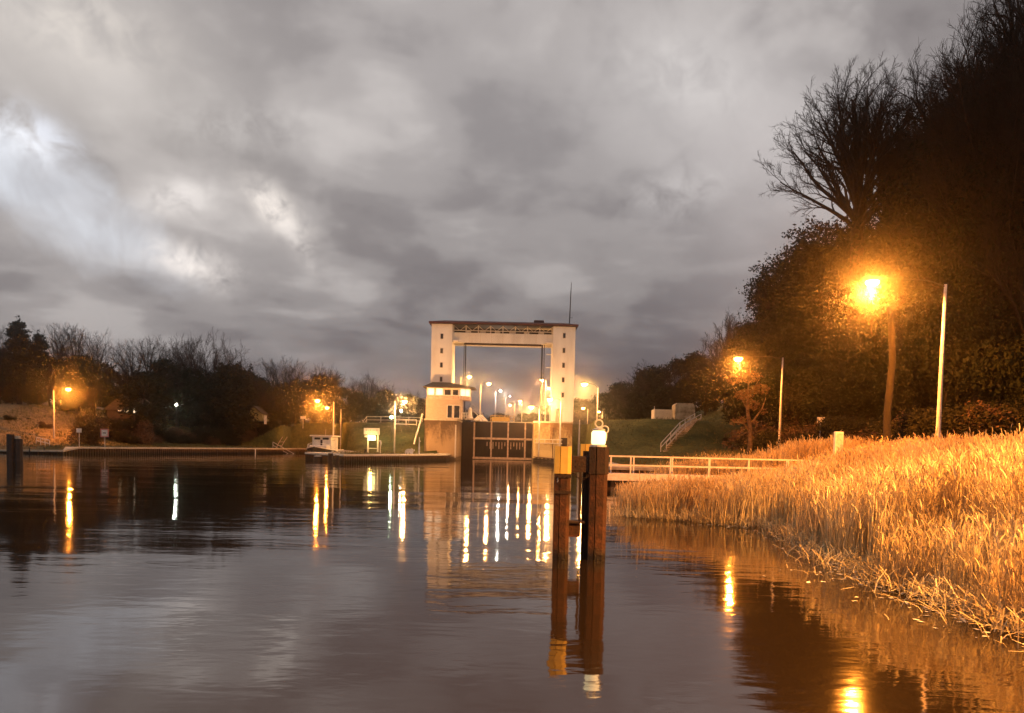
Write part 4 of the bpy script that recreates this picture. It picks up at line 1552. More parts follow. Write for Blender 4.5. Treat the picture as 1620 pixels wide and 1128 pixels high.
# ------------------------------------------------------------------ vegetation
def grow_tree(seed, height=14.0, trunk_frac=0.3, spread=0.62, counts=(9, 7, 6, 5), droop=0.0, rmin=.018, lead=1):
    """bare broadleaf tree: returns (trunk mesh arrays, crown mesh arrays) in unit of metres"""
    rng = random.Random(seed)
    segs = {0: [], 1: []}

    def rec(p, d, L, r, lev):
        n = 5 if lev < 2 else 3
        pts, rads = [p.copy()], [r]
        dd_ = d.copy()
        for i in range(n):
            wob = Vector((rng.gauss(0, 1), rng.gauss(0, 1), rng.gauss(0, 1))) * (.10 if lev < 2 else .17)
            dd_ = (dd_ + wob + Vector((0, 0, .05 - droop * (lev >= 2) * .25))).normalized()
            pts.append(pts[-1] + dd_ * (L / n))
            rads.append(max(rmin * .7, r * (1 - .62 * (i + 1) / n)))
        segs[0 if lev <= 1 else 1].append((pts, rads))
        if lev >= len(counts):
            return
        c = counts[lev]
        for k in range(c):
            f_ = (trunk_frac + (1 - trunk_frac) * (k + rng.random() * .8) / c) if lev == 0 else (.22 + .78 * (k + rng.random()) / c)
            f_ = min(f_, .999)
            q = f_ * n
            i = int(q)
            pp = pts[i].lerp(pts[i + 1], q - i)
            di = (pts[i + 1] - pts[i]).normalized()
            az = rng.random() * 2 * PI + k * 2.4
            perp = di.orthogonal().normalized()
            perp = Matrix.Rotation(az, 3, di) @ perp
            ang = (spread * (1.25 - .5 * f_) if lev == 0 else .55) + rng.uniform(-.15, .2)
            nd = (di * math.cos(ang) + perp * math.sin(ang))
            nd = (nd + Vector((0, 0, .22 if lev < 2 else .10))).normalized()
            LL = L * (rng.uniform(.55, .8) * (1.15 - .45 * f_) if lev == 0 else rng.uniform(.38, .62) * (1.15 - .45 * f_))
            rr_ = max(rmin, rads[i] * (.55 if lev == 0 else .5))
            rec(pp, nd, LL, rr_, lev + 1)
    for k in range(lead):
        tilt = Vector((rng.gauss(0, .06) + (k - (lead - 1) / 2) * .35, rng.gauss(0, .06), 1)).normalized()
        rec(Vector((0, 0, 0)), tilt, height * .72, height * .022, 0)
    outm = []
    for kk in (0, 1):
        vs, fs = [], []
        ns = 6 if kk == 0 else 3
        for pts, rads in segs[kk]:
            o = len(vs)
            for i, p in enumerate(pts):
                d = (pts[min(i + 1, len(pts) - 1)] - pts[max(i - 1, 0)]).normalized()
                a_ = d.orthogonal().normalized()
                b_ = d.cross(a_)
                for k in range(ns):
                    th = 2 * PI * k / ns
                    q = p + (a_ * math.cos(th) + b_ * math.sin(th)) * rads[i]
                    vs.append((q.x, q.y, q.z))
            for i in range(len(pts) - 1):
                for k in range(ns):
                    j = (k + 1) % ns
                    fs.append((o + i * ns + k, o + i * ns + j, o + (i + 1) * ns + j, o + (i + 1) * ns + k))
        outm.append((np.array(vs), np.array(fs)))
    return outm


def leaf_cloud(rs, lobes, nleaf, size, flat=1.0):
    """leaf-sized quads through the volume of lobes (x, y, z, rx, rz)"""
    wts = np.array([l[3] ** 2 * l[4] for l in lobes])
    wts /= wts.sum()
    pick = rs.choice(len(lobes), nleaf, p=wts)
    Lb = np.array(lobes)[pick]
    d = rs.normal(size=(nleaf, 3))
    d /= np.linalg.norm(d, axis=1)[:, None]
    r = rs.uniform(.35, 1.0, nleaf) ** .6
    # ragged surface
    r *= 1 + .22 * np.sin(d[:, 0] * 7 + pick) * np.sin(d[:, 2] * 9 + pick * 2) + rs.normal(0, .07, nleaf)
    c = Lb[:, :3] + d * r[:, None] * np.stack([Lb[:, 3], Lb[:, 3], Lb[:, 4]], 1)
    a = rs.normal(size=(nleaf, 3))
    a[:, 2] *= flat
    a /= np.linalg.norm(a, axis=1)[:, None]
    b_ = np.cross(a, rs.normal(size=(nleaf, 3)))
    b_ /= np.linalg.norm(b_, axis=1)[:, None]
    s_ = size * rs.uniform(.5, 1.3, nleaf)[:, None]
    vs = np.stack([c - a * s_, c - b_ * s_ * .45, c + a * s_, c + b_ * s_ * .45], 1).reshape(-1, 3)
    fs = np.arange(nleaf * 4).reshape(-1, 4)
    return vs, fs


def fan_tree(seed, height=15.0, fork=.33, rad=6.0, limbs=16, counts=(8, 7, 6), rmin=.012):
    """open-grown broadleaf tree: short trunk, limbs fanning into a rounded crown with fine twigs"""
    rng = random.Random(seed)
    segs = {0: [], 1: []}
    zf = height * fork
    segs[0].append(([Vector((0, 0, -.3)), Vector((.1, 0, zf * .5)), Vector((0, .05, zf)), Vector((-.05, 0, zf + (height - zf) * .18))], [height * .026, height * .021, height * .018, height * .012]))

    def rec(p, d, L, r, lev, up):
        n = 6 if lev == 0 else 4
        pts, rads = [p.copy()], [r]
        dd_ = d.copy()
        for i in range(n):
            wob = Vector((rng.gauss(0, 1), rng.gauss(0, 1), rng.gauss(0, 1))) * (.11 if lev == 0 else .16)
            dd_ = (dd_ + wob + Vector((0, 0, up))).normalized()
            pts.append(pts[-1] + dd_ * (L / n))
            rads.append(max(rmin * .7, r * (1 - .78 * (i + 1) / n)))
        segs[0 if lev == 0 else 1].append((pts, rads))
        if lev >= len(counts):
            return
        c = counts[lev]
        for k in range(c):
            f_ = .25 + .75 * (k + rng.random() * .9) / c
            f_ = min(f_, .999)
            q = f_ * n
            i = int(q)
            pp = pts[i].lerp(pts[i + 1], q - i)
            di = (pts[i + 1] - pts[i]).normalized()
            perp = Matrix.Rotation(rng.random() * 2 * PI, 3, di) @ di.orthogonal().normalized()
            ang = rng.uniform(.35, .75)
            nd = (di * math.cos(ang) + perp * math.sin(ang) + Vector((0, 0, .08))).normalized()
            rec(pp, nd, L * rng.uniform(.30, .48) * (1.2 - .35 * f_), max(rmin, rads[i] * .5), lev + 1, .03)
    for k in range(limbs):
        az = k * 2.4 + rng.uniform(-.3, .3)
        el = (k + .5) / limbs
        polar = .12 + 1.45 * el ** .9
        p0 = Vector((0, 0, zf + (height - zf) * (.18 - .28 * el)))
        d = Vector((math.sin(polar) * math.cos(az), math.sin(polar) * math.sin(az), math.cos(polar)))
        tip = Vector((0, 0, zf + (height - zf) * .42)) + Vector((d.x * rad, d.y * rad, d.z * (height - zf) * .55))
        L = (tip - p0).length
        rec(p0, (tip - p0).normalized(), L, height * .0105 * (1.1 - .5 * el), 0, .02 if polar < 1.2 else -.01)
    outm = []
    for kk in (0, 1):
        vs, fs = [], []
        ns = 6 if kk == 0 else 3
        for pts, rads in segs[kk]:
            o = len(vs)
            for i, p in enumerate(pts):
                d = (pts[min(i + 1, len(pts) - 1)] - pts[max(i - 1, 0)]).normalized()
                a_ = d.orthogonal().normalized()
                b_ = d.cross(a_)
                for k in range(ns):
                    th = 2 * PI * k / ns
                    q = p + (a_ * math.cos(th) + b_ * math.sin(th)) * rads[i]
                    vs.append((q.x, q.y, q.z))
            for i in range(len(pts) - 1):
                for k in range(ns):
                    j = (k + 1) % ns
                    fs.append((o + i * ns + k, o + i * ns + j, o + (i + 1) * ns + j, o + (i + 1) * ns + k))
        outm.append((np.array(vs), np.array(fs)))
    return outm


TREE_H = {}


def proto_bare(i, **kw):
    (tv, tf), (cv, cf) = fan_tree(300 + i, **kw) if 'fork' in kw else grow_tree(100 + i, **kw)
    hgt = cv[:, 2].max()
    root = thing('bare_tree', '', 'tree')
    npmesh('trunk', tv, tf, m_bark, root)
    npmesh('crown', cv, cf, m_twig, root)
    TREE_H[root.name] = hgt
    return root, hgt, np.percentile(np.abs(cv[:, 0]), 96)


def proto_leafy(i, kind, n=7000, material=None, lsize=None):
    rs = np.random.RandomState(200 + i)
    rg_ = random.Random(i)
    lobes = []
    if kind == 'pine':
        for k in range(60):
            z_ = 2.5 + 11.0 * (k / 60) + rg_.uniform(-.4, .4)
            rr_ = ((14.6 - z_) * .30 + .15) * rg_.uniform(.25, 1.1)
            a_ = k * 2.4
            lobes.append((math.cos(a_) * rr_, math.sin(a_) * rr_, z_, rg_.uniform(.55, 1.15), rg_.uniform(.30, .62)))
        lobes += [(0, 0, 14.0, .30, .7), (0, 0, 12.4, .6, 1.2), (0, 0, 9, 1.3, 2.5), (0, 0, 5, 2.2, 2.5)]
    elif kind == 'spruce':
        for k in range(16):
            z_ = 1.6 + k * .78
            lobes.append((0, 0, z_, (14.2 - z_) * .25 + .3, .55))
    elif kind == 'round':
        for k in range(22):
            a_ = rg_.random() * 2 * PI
            z_ = rg_.uniform(2.5, 11)
            rr_ = rg_.uniform(.5, 3.0) * math.sin(min(1, (12.5 - z_) / 6) * PI / 2)
            lobes.append((math.cos(a_) * rr_, math.sin(a_) * rr_, z_, rg_.uniform(1.2, 2.1), rg_.uniform(1.0, 1.9)))
    else:  # bush
        for k in range(12):
            a_ = rg_.random() * 2 * PI
            rr_ = rg_.uniform(0, 1.6)
            lobes.append((math.cos(a_) * rr_, math.sin(a_) * rr_, rg_.uniform(.5, 2.2), rg_.uniform(.6, 1.1), rg_.uniform(.6, 1.1)))
    vs, fs = leaf_cloud(rs, lobes, n, lsize or (.17 if kind == 'pine' else .26 if kind != 'bush' else .16))
    nm = {'pine': 'pine_tree', 'spruce': 'spruce_tree', 'round': 'ivy_covered_tree', 'bush': 'bush'}[kind]
    root = thing(nm, '', 'bush' if kind == 'bush' else 'tree')
    th = {'pine': 12.5, 'spruce': 13, 'round': 9.5, 'bush': 1.8}[kind]
    tb = MB()
    tb.tube([(0, 0, -.5), (.15, 0, th * .4), (0, .1, th * .75), (.05, 0, th)], [.30, .22, .13, .04] if kind != 'bush' else [.07, .05, .04, .02], 6)
    for k in range(9):
        a_ = rg_.random() * 2 * PI
        z_ = th * (.25 + .07 * k)
        q = (math.cos(a_) * (th - z_) * .3, math.sin(a_) * (th - z_) * .3, z_ + .5)
        tb.tube([(0.1, 0, z_), q], [.07, .02] if kind != 'bush' else [.03, .01], 4)
    tb.build('trunk' if kind != 'bush' else 'stem', m_bark, root)
    npmesh('crown' if kind != 'bush' else 'foliage', vs, fs, material or m_leaf, root)
    return root, vs[:, 2].max(), np.percentile(np.abs(vs[:, 0]), 96)


PROT = {
    'b0': proto_bare(0, height=15, counts=(10, 8, 6, 5)),
    'b1': proto_bare(1, height=15, trunk_frac=.25, spread=.8, counts=(11, 7, 6, 5)),
    'b2': proto_bare(2, height=16, trunk_frac=.35, spread=.5, counts=(10, 7, 6, 4), lead=2),
    'b3': proto_bare(3, height=14, trunk_frac=.15, spread=.7, counts=(13, 8, 5, 4)),
    'pine': proto_leafy(4, 'pine', 20000),
    'spruce': proto_leafy(5, 'spruce', 8000),
    'r0': proto_leafy(6, 'round', 9000, m_ivy),
    'r1': proto_leafy(7, 'round', 9000, m_leaf),
    'f0': proto_bare(30, fork=.33, rad=5.2),
    'f1': proto_bare(31, fork=.28, rad=4.4, limbs=14),
    'f2': proto_bare(32, fork=.22, rad=6.2, limbs=18),
    'g0': proto_bare(34, height=31, fork=.66, rad=5.6, limbs=24, counts=(9, 8, 7), rmin=.014),
    'g1': proto_bare(35, height=30, fork=.60, rad=4.2, limbs=18, counts=(9, 8, 6), rmin=.014),
    'f3': proto_bare(33, fork=.35, rad=4.0, limbs=13),
    'd0': proto_bare(20, height=15, trunk_frac=.25, spread=.55, counts=(13, 9, 7, 5), rmin=.011),
    'd1': proto_bare(21, height=15, trunk_frac=.2, spread=.65, counts=(12, 9, 7, 5), rmin=.011, lead=2),
    'n0': proto_leafy(22, 'round', 42000, m_ivy, .115),
    'n1': proto_leafy(23, 'round', 42000, m_leaf, .115),
    'm0': proto_leafy(24, 'round', 12000, m_ivy, .12),
    'm1': proto_leafy(25, 'round', 12000, m_leaf, .12),
    'bu0': proto_leafy(8, 'bush', 11000, m_ivy, .075),
    'bu1': proto_leafy(9, 'bush', 11000, m_deadleaf, .075),
}
USED = set()
trng = random.Random(77)


def plant(kind, px, py_top, Y, label, group=None, ground_z=None, wide=1.0, dz=0.0):
    root, hgt, rad = PROT[kind]
    x_ = X(px, Y, 8)
    g_ = tz(x_, Y) if ground_z is None else ground_z
    g_ = max(g_, 0.2) + dz
    zt_ = Z(py_top, Y, x_)
    s_ = max((zt_ - g_) / hgt, .1)
    if kind in USED:
        o = copy_tree(root)
    else:
        o = root
        USED.add(kind)
    o.location = (x_, Y, g_ - .1)
    o.rotation_euler = (0, 0, trng.random() * 2 * PI)
    ws = s_ * wide
    o.scale = (ws, ws, s_)
    o['label'] = label
    if group:
        o['group'] = group
    elif 'group' in o:
        del o['group']
    return o


GL = 'trees of the dark wood on the left bank'
# left skyline
plant('pine', 30, 497, 135, 'tall black pine rising highest at the left edge of the left wood', wide=1.15)
plant('pine', 62, 520, 140, 'black pine just right of the tallest one on the left', wide=1.1)
plant('f1', -8, 505, 150, 'bare tree at the very left edge behind the pine')
plant('f1', 92, 508, 158, 'bare tree right of the two pines, its twigs against the sky')
plant('f3', 118, 510, 152, 'bare tree above the left lamp, second right of the pines', wide=.95)
plant('f0', 150, 514, 150, 'broad bare tree right above the left lamp', wide=.85)
plant('f1', 208, 532, 170, 'bare tree in the skyline left of the rounded group')
plant('f3', 236, 529, 165, 'bare tree above the house with lit windows')
plant('f1', 270, 530, 165, 'bare tree at the left of the rounded skyline group')
plant('f0', 303, 522, 160, 'tall bare tree in the middle of the rounded skyline group', wide=.9)
plant('f2', 338, 519, 158, 'tall broad bare tree at the right of the rounded skyline group', wide=1.05)
plant('spruce', 378, 570, 170, 'small dark spruce right of the rounded skyline group')
plant('spruce', 396, 574, 175, 'second small dark spruce right of the rounded skyline group')
plant('f3', 433, 565, 190, 'bare tree standing out left above the moored boat')
plant('f1', 458, 562, 195, 'bare tree standing out highest above the moored boat')
plant('f2', 505, 570, 195, 'bare reddish tree above the lamp by the moored boat')
plant('b2', 522, 578, 200, 'slender bare tree right of the reddish one')
plant('f1', 560, 594, 210, 'low bare tree above the embankment railing')
plant('f0', 583, 586, 215, 'low bare tree above the quay sign')
plant('b1', 612, 603, 220, 'last low bare tree left of the control building', wide=1.1)
plant('f2', 645, 612, 225, 'rounded bare tree touching the control building on its left', wide=1.3)
# body of the left wood
LBL = 'dark tree in the dense body of the left wood, one of many alike'
kinds = ['r1', 'r0', 'r1', 'b3', 'spruce', 'r1', 'b0', 'r0']
i = 0
for (a, bb, st_, y0_, y1_, Y0) in ((-20, 170, 17, 560, 565, 142), (170, 380, 18, 575, 580, 156), (375, 520, 15, 592, 600, 178), (510, 665, 13, 612, 636, 205), (-20, 250, 21, 600, 606, 134), (240, 430, 17, 610, 622, 164)):
    px_ = a
    while px_ < bb:
        f_ = (px_ - a) / (bb - a)
        if 176 < px_ < 218 and Y0 < 140:
            px_ += st_
            continue
        plant(kinds[i % 8], px_ + trng.uniform(-4, 4), y0_ + (y1_ - y0_) * f_ + trng.uniform(-14, 12), Y0 + trng.uniform(-4, 6) + (8 if px_ < 30 else 0), LBL, GL, wide=1.25)
        i += 1
        px_ += st_
# bushes on the left slope
LB2 = 'low bush at the foot of the left wood, one of a row'
for k, (px_, py_, Y) in enumerate(((15, 655, 122), (45, 660, 124), (70, 664, 122), (150, 658, 126), (180, 658, 128), (215, 662, 129), (168, 655, 127), (250, 668, 138), (285, 672, 142), (320, 672, 145), (355, 676, 150), (390, 678, 156), (420, 680, 160), (-5, 650, 126),
                                   (235, 680, 132), (270, 684, 137), (300, 686, 140), (335, 688, 145), (370, 690, 150), (195, 676, 127))):
    plant(('bu0', 'bu0', 'bu1')[k % 3], px_, py_, Y, LB2, 'bushes along the foot of the left wood', wide=1.5)
plant('b3', 132, 643, 117, 'small withered lamplit tree behind the small white sign')
plant('bu1', 140, 650, 117.5, 'withered lamplit bush round the small tree behind the small white sign', wide=1.0)
# far trees beyond the lock
LF = 'far low tree on the horizon beyond the lock, one of many alike'
for k, px_ in enumerate(range(660, 1015, 14)):
    top = 640 - (abs(px_ - 800) / 160) ** 2 * 10 if px_ < 900 else 632 - (px_ - 900) * .2
    if 730 < px_ < 860:
        top = 652
    plant(('r1', 'r0', 'b3')[k % 3], px_, top + trng.uniform(-3, 3), 300, LF, 'far trees beyond the lock', ground_z=5.5, wide=1.3)
# right: trees behind the plateau
GR = 'trees of the dark wood on the right bank'
LR = 'dark tree in the dense body of the right wood, one of many alike'
for (px_, py_, Y, kd) in ((985, 603, 190, 'r1'), (1003, 592, 180, 'b3'), (1022, 578, 170, 'r0'), (1040, 566, 165, 'b3'), (1058, 566, 160, 'r1'), (1078, 560, 155, 'b1'), (1098, 552, 150, 'r0'), (1118, 548, 140, 'b3'),
                      (1010, 620, 150, 'r1'), (1045, 610, 145, 'r1'), (1080, 600, 140, 'r0'), (1115, 590, 132, 'r1'), (1145, 565, 124, 'r0'), (1160, 530, 118, 'b0'), (970, 618, 200, 'r0')):
    plant(kd, px_, py_, Y, LR, GR, wide=1.25)
plant('b1', 1130, 512, 138, 'bare tree with loose twigs left of where the right wood rises')
plant('b2', 1152, 482, 125, 'thin bare tree standing out at the left foot of the right wood', wide=.8)
RB = [(1182, 500, 104, 'r0'), (1196, 470, 98, 'b3'), (1213, 440, 92, 'n0'), (1232, 405, 86, 'n1'), (1250, 390, 84, 'b3'), (1272, 372, 78, 'n0'), (1300, 345, 72, 'n1'), (1325, 335, 70, 'd0'), (1350, 305, 66, 'n0'),
      (1385, 285, 63, 'n1'), (1425, 235, 60, 'd0'), (1455, 150, 60, 'g1'), (1460, 240, 57, 'n0'),
      (1490, 40, 58, 'g1'), (1525, 60, 54, 'd1'), (1545, 0, 54, 'g0'), (1590, 0, 51, 'd1'), (1625, -30, 50, 'g1'), (1650, -40, 49, 'd1'),
      (1478, 130, 57, 'n0'), (1520, 95, 55, 'n1'), (1560, 60, 53, 'n0'), (1600, 30, 52, 'n1'), (1640, 10, 51, 'n0'), (1455, 165, 58, 'n1'),
      (1490, 190, 52, 'n0'), (1530, 150, 50, 'd1'), (1575, 110, 48, 'd0'), (1610, 90, 47, 'd1'), (1650, 60, 46, 'n1'), (1545, 190, 49, 'n1'), (1600, 170, 48, 'n0'),
      (1215, 520, 88, 'n1'), (1255, 470, 80, 'n1'), (1300, 430, 74, 'n0'), (1340, 400, 68, 'n1'), (1390, 370, 64, 'n0'), (1440, 330, 60, 'n1'), (1490, 300, 56, 'd0'), (1550, 260, 52, 'g1'), (1605, 240, 50, 'd1'), (1660, 220, 48, 'n0'),
      (1185, 560, 96, 'r1'), (1235, 560, 88, 'n1'), (1285, 530, 78, 'n0'), (1335, 520, 70, 'n1'), (1375, 500, 62, 'n1'), (1440, 480, 58, 'n1'), (1500, 470, 54, 'd1'), (1560, 460, 50, 'd0'), (1610, 450, 48, 'd0'), (1660, 450, 46, 'n1'),
      (1250, 600, 82, 'n1'), (1300, 600, 76, 'n1'), (1350, 590, 66, 'n1'), (1400, 590, 60, 'n1'), (1450, 580, 56, 'n1'), (1510, 570, 52, 'n1'), (1570, 560, 49, 'n1'), (1620, 560, 47, 'n1')]
for (px_, py_, Y, kd) in RB:
    if kd[0] == 'n' and py_ < 345:
        kd = 'm' + kd[1]
    wd_ = 1.0 if kd[0] == 'g' else .62 if kd[0] in 'bd' else (.80 if py_ < 330 else 1.0)
    plant(kd, px_ + (12 if py_ < 500 else 0), py_, Y, LR, GR, wide=wd_)
plant('g0', 1346, 97, 63, 'great bare tree spreading alone above the right wood')
plant('g1', 1400, 112, 66, 'bare tree close behind the great spreading one')
plant('g1', 1600, -120, 50, 'tall bare tree at the top right corner with branches leaving the frame', wide=.7)
# tree trunk under the near lamp
for (px_, top_py, Y, r_, lb) in ((1404, 500, 43, .30, 'pale-barked tree trunk lit under the large near lamp'),):
    x_ = X(px_, Y, 4)
    g_ = tz(x_, Y)
    root = thing('broadleaf_tree', lb, 'tree', (x_, Y, g_))
    zt_ = Z(top_py, Y, x_) - g_
    MB().tube([(0, 0, -.3), (.02, 0, .8), (-.05, 0, zt_ * .35), (.10, 0, zt_ * .7), (-.10, 0, zt_), (-.1, .3, zt_ + .5)], [.30, .22, .20, .18, .16, .1], 8).build('trunk', mat('pale_bark', (.016, .011, .007), .95, (.007, .005, .004), 4, .7), root, True)
    sub = copy_tree(PROT['b3'][0])
    for ch in list(sub.children):
        if ch.name.startswith('crown'):
            ch.parent = root
            ch.location = (-.2, 2.0, zt_ * .80)
            ch.scale = (.30, .30, .30)
        else:
            bpy.data.objects.remove(ch)
    bpy.data.objects.remove(sub)
# withered oak below the second lamp
x_ = X(1186, 64, 4)
g_ = tz(x_, 64)
o = thing('withered_tree', 'withered lamplit tree with a pale trunk under the second lamp on the right', 'tree', (x_, 64, g_))


def wp(px_, py_, dy_=0.0):
    q = P(px_, py_, 64 + dy_)
    return (q.x - x_, dy_, q.z - g_)


tk = MB()
tk.tube([(0, 0, -.4), wp(1187, 700), wp(1186, 672), wp(1182, 645), wp(1184, 610), wp(1188, 578)], [.26, .20, .17, .12, .07, .03], 8)
tk.tube([wp(1186, 682), wp(1176, 670, -.3), wp(1162, 668, -.5), wp(1156, 664, -.6)], [.10, .08, .05, .02], 6)
tk.tube([wp(1186, 676), wp(1196, 660, .3), wp(1206, 646, .5), wp(1212, 628, .6)], [.10, .07, .05, .02], 6)
tk.tube([wp(1183, 650), wp(1174, 632, .4), wp(1160, 612, .7)], [.07, .05, .02], 6)
tk.tube([wp(1184, 630), wp(1194, 612, -.4), wp(1203, 596, -.6)], [.06, .04, .02], 6)
tk.tube([wp(1186, 688), wp(1180, 684, -.4), wp(1172, 690, -.7)], [.05, .04, .02], 5)
tk.build('trunk', mat('lichened_bark', (.20, .13, .07), .95, (.08, .05, .03), 4, .7), o, True)
rs = np.random.RandomState(3)
lob = [(X(px_, 64, 5) - x_, 0, Z(py_, 64, x_) - g_, rr_, rr_ * .6) for px_, py_, rr_ in ((1165, 668, .55), (1178, 664, .5), (1195, 667, .45), (1190, 640, .7), (1175, 625, .8), (1200, 615, .8), (1160, 600, .8), (1185, 596, .9), (1188, 690, .3), (1183, 700, .28), (1206, 650, .4))]
vs, fs = leaf_cloud(rs, lob, 2600, .09)
cl_ = npmesh('withered_leaves', vs, fs, mat('curled_leaves', (.20, .10, .035), .85, (.08, .04, .015), 1.0), o)
# bushes at the edge of the right wood
LB3 = 'dark bush at the foot of the right wood, one of a row'
for k, (px_, py_, Y) in enumerate(((1215, 676, 74), (1255, 668, 70), (1290, 660, 66), (1330, 655, 60), (1370, 650, 55), (1420, 645, 52), (1470, 640, 48), (1520, 636, 46), (1570, 630, 44), (1620, 625, 42), (1150, 690, 92), (1240, 640, 78))):
    plant(('bu0', 'bu0', 'bu1')[k % 3], px_, py_, Y, LB3, 'bushes along the foot of the right wood', wide=1.5)
for kd in list(PROT):
    if kd not in USED:
        print('unused proto', kd)

# ------------------------------------------------------------------ reeds
def reed_mask(x, y):
    """front edge of the reed bed, left edge as a function of y"""
    ed = np.interp(y, [6, 9.5, 12, 15, 18.7, 22, 26, 28, 29.5, 34, 42, 50, 56], [8.4, 7.9, 7.7, 7.6, 7.7, 8.4, 8.9, 6.6, 4.4, 4.9, 5.8, 8.0, 11.5])
    return x - ed


rs = np.random.RandomState(11)
N0 = 230000
# denser near the viewer
yy = 6 + (50 * rs.rand(N0) ** 1.5)
xx = rs.uniform(3.2, 25, N0)
e_ = reed_mask(xx, yy)
wob = .6 * np.sin(yy * 1.7) + .4 * np.sin(yy * 4.1 + 1)
keep = (e_ + wob * .5 > 0) & (rs.rand(N0) < np.clip(.25 + (e_ + wob * .5) * .6, 0, 1)) & ((xx < 19) | (rs.rand(N0) < .6))
clump = np.sin(xx * 2.1 + np.sin(yy * 1.3) * 2) * np.sin(yy * 1.9 + np.sin(xx) * 2)
keep &= rs.rand(N0) < (.72 + .28 * clump)
# leave the bridge deck clear
keep &= ~((yy > BY - .15) & (yy < BY + 1.7) & (xx < bxb))
xx, yy = xx[keep], yy[keep]
e_ = reed_mask(xx, yy)
N = len(xx)
gzr = np.maximum(terrain(xx, yy), -.05)
gzr = np.where(inside(xx, yy), -.05, gzr)
big = np.sin(xx * .5 + yy * .23) * .3
hgt = (1.35 + .95 * np.clip(e_ / 3.0, 0, 1) + big * .5 + rs.normal(0, .17, N))
hgt = np.where(yy > 44, hgt * .80, hgt)
hgt = np.where((yy < 17) & (e_ < 2.2), hgt * (.45 + .25 * rs.rand(N)), hgt)
hgt = np.where((yy > 28) & (yy < 47) & (xx < 9), hgt * .82, hgt)
topz = np.interp(yy, [6, 14, 25, 40, 56], [2.85, 2.85, 3.0, 3.2, 3.2])
# the bed is low under the footbridge and rises towards the bank
lowb = np.interp(xx / yy, [.10, .20, .26, .31, .36, .40, .47], [.40, .50, .75, 1.05, 1.45, 2.05, 3.0])
topz = np.where((yy > 24) & (yy < 49), np.minimum(topz, 2.6 - (2.6 - lowb) * (yy / 40) ), topz)
hgt = np.clip(hgt, .5, topz - gzr + rs.normal(0, .12, N) + .15 * clump[keep])
tuft = np.sin(xx * .9 + 2 * np.sin(yy * .45)) * np.sin(yy * .8 + xx * .35)
hgt = hgt * (1 + .10 * tuft) + np.where(rs.rand(N) < .035, rs.uniform(.1, .45, N), 0)
hgt = np.maximum(hgt, .4)
ang = rs.rand(N) * 2 * PI
bend = rs.gamma(2., .09, N) * hgt
lean = np.stack([np.cos(ang), np.sin(ang)], 1) * bend[:, None]
wdir = rs.rand(N) * PI
wv = np.stack([np.cos(wdir), np.sin(wdir), np.zeros(N)], 1)
K = 4
wid = .0045 + .00032 * yy
V, Fc = [], []


def ribbon(ts, base, leanv, height, wvec, width_fn):
    pts = []
    for tt in ts:
        c = np.stack([base[:, 0] + leanv[:, 0] * tt ** 2, base[:, 1] + leanv[:, 1] * tt ** 2, base[:, 2] + height * (tt - .10 * tt ** 3 * (np.hypot(leanv[:, 0], leanv[:, 1]) / height))], 1)
        wd_ = width_fn(tt)[:, None]
        pts.append(c - wvec * wd_)
        pts.append(c + wvec * wd_)
    pts = np.stack(pts, 1)  # N, 2K, 3
    return pts


def add_ribbons(pts):
    global V, Fc
    n, k2, _ = pts.shape
    off = sum(len(v) for v in V)
    V.append(pts.reshape(-1, 3))
    base_ = np.arange(n)[:, None] * k2 + off
    for i_ in range(k2 // 2 - 1):
        Fc.append(np.concatenate([base_ + 2 * i_, base_ + 2 * i_ + 1, base_ + 2 * i_ + 3, base_ + 2 * i_ + 2], 1))


base = np.stack([xx, yy, gzr], 1)
add_ribbons(ribbon((0, .4, .75, 1.0), base, lean, hgt, wv, lambda t_: wid * (1 - .5 * t_)))
# plumes: three crossed tapered tufts on most stems
pm = rs.rand(N) < .55
pb = base[pm] + np.stack([lean[pm, 0] * .9, lean[pm, 1] * .9, hgt[pm] * .97], 1)
for k in range(2):
    n_ = pm.sum()
    a_ = rs.rand(n_) * 2 * PI
    ln = np.stack([lean[pm, 0], lean[pm, 1]], 1)
    ln = ln / (np.linalg.norm(ln, axis=1)[:, None] + 1e-6) * rs.uniform(.04, .14, n_)[:, None]
    wv2 = np.stack([np.cos(a_), np.sin(a_), np.zeros(n_)], 1)
    add_ribbons(ribbon((0, .35, .7, 1.0), pb, ln, rs.uniform(.14, .26, n_), wv2, lambda t_: (.005 + .010 * math.sin(PI * min(1, t_ * .85 + .1))) * np.ones(n_)))
# leaves: long narrow, arching out of the stem
for k in range(3):
    lm = rs.rand(N) < .8
    n_ = lm.sum()
    f_ = rs.uniform(.15, .85, n_)
    lb = base[lm] + np.stack([lean[lm, 0] * f_ ** 2, lean[lm, 1] * f_ ** 2, hgt[lm] * f_], 1)
    a_ = rs.rand(n_) * 2 * PI
    out_ = rs.uniform(.04, .26, n_)
    ln = np.stack([np.cos(a_) * out_, np.sin(a_) * out_], 1)
    hl = rs.uniform(.14, .45, n_) * np.where(rs.rand(n_) < .12, -.7, 1)
    wv2 = np.stack([-np.sin(a_), np.cos(a_), np.zeros(n_)], 1)
    add_ribbons(ribbon((0, .5, 1.0), lb, ln, np.where(np.abs(hl) < .02, .05, hl), wv2, lambda t_: (wid[lm] * .85) * (1 - .85 * t_)))
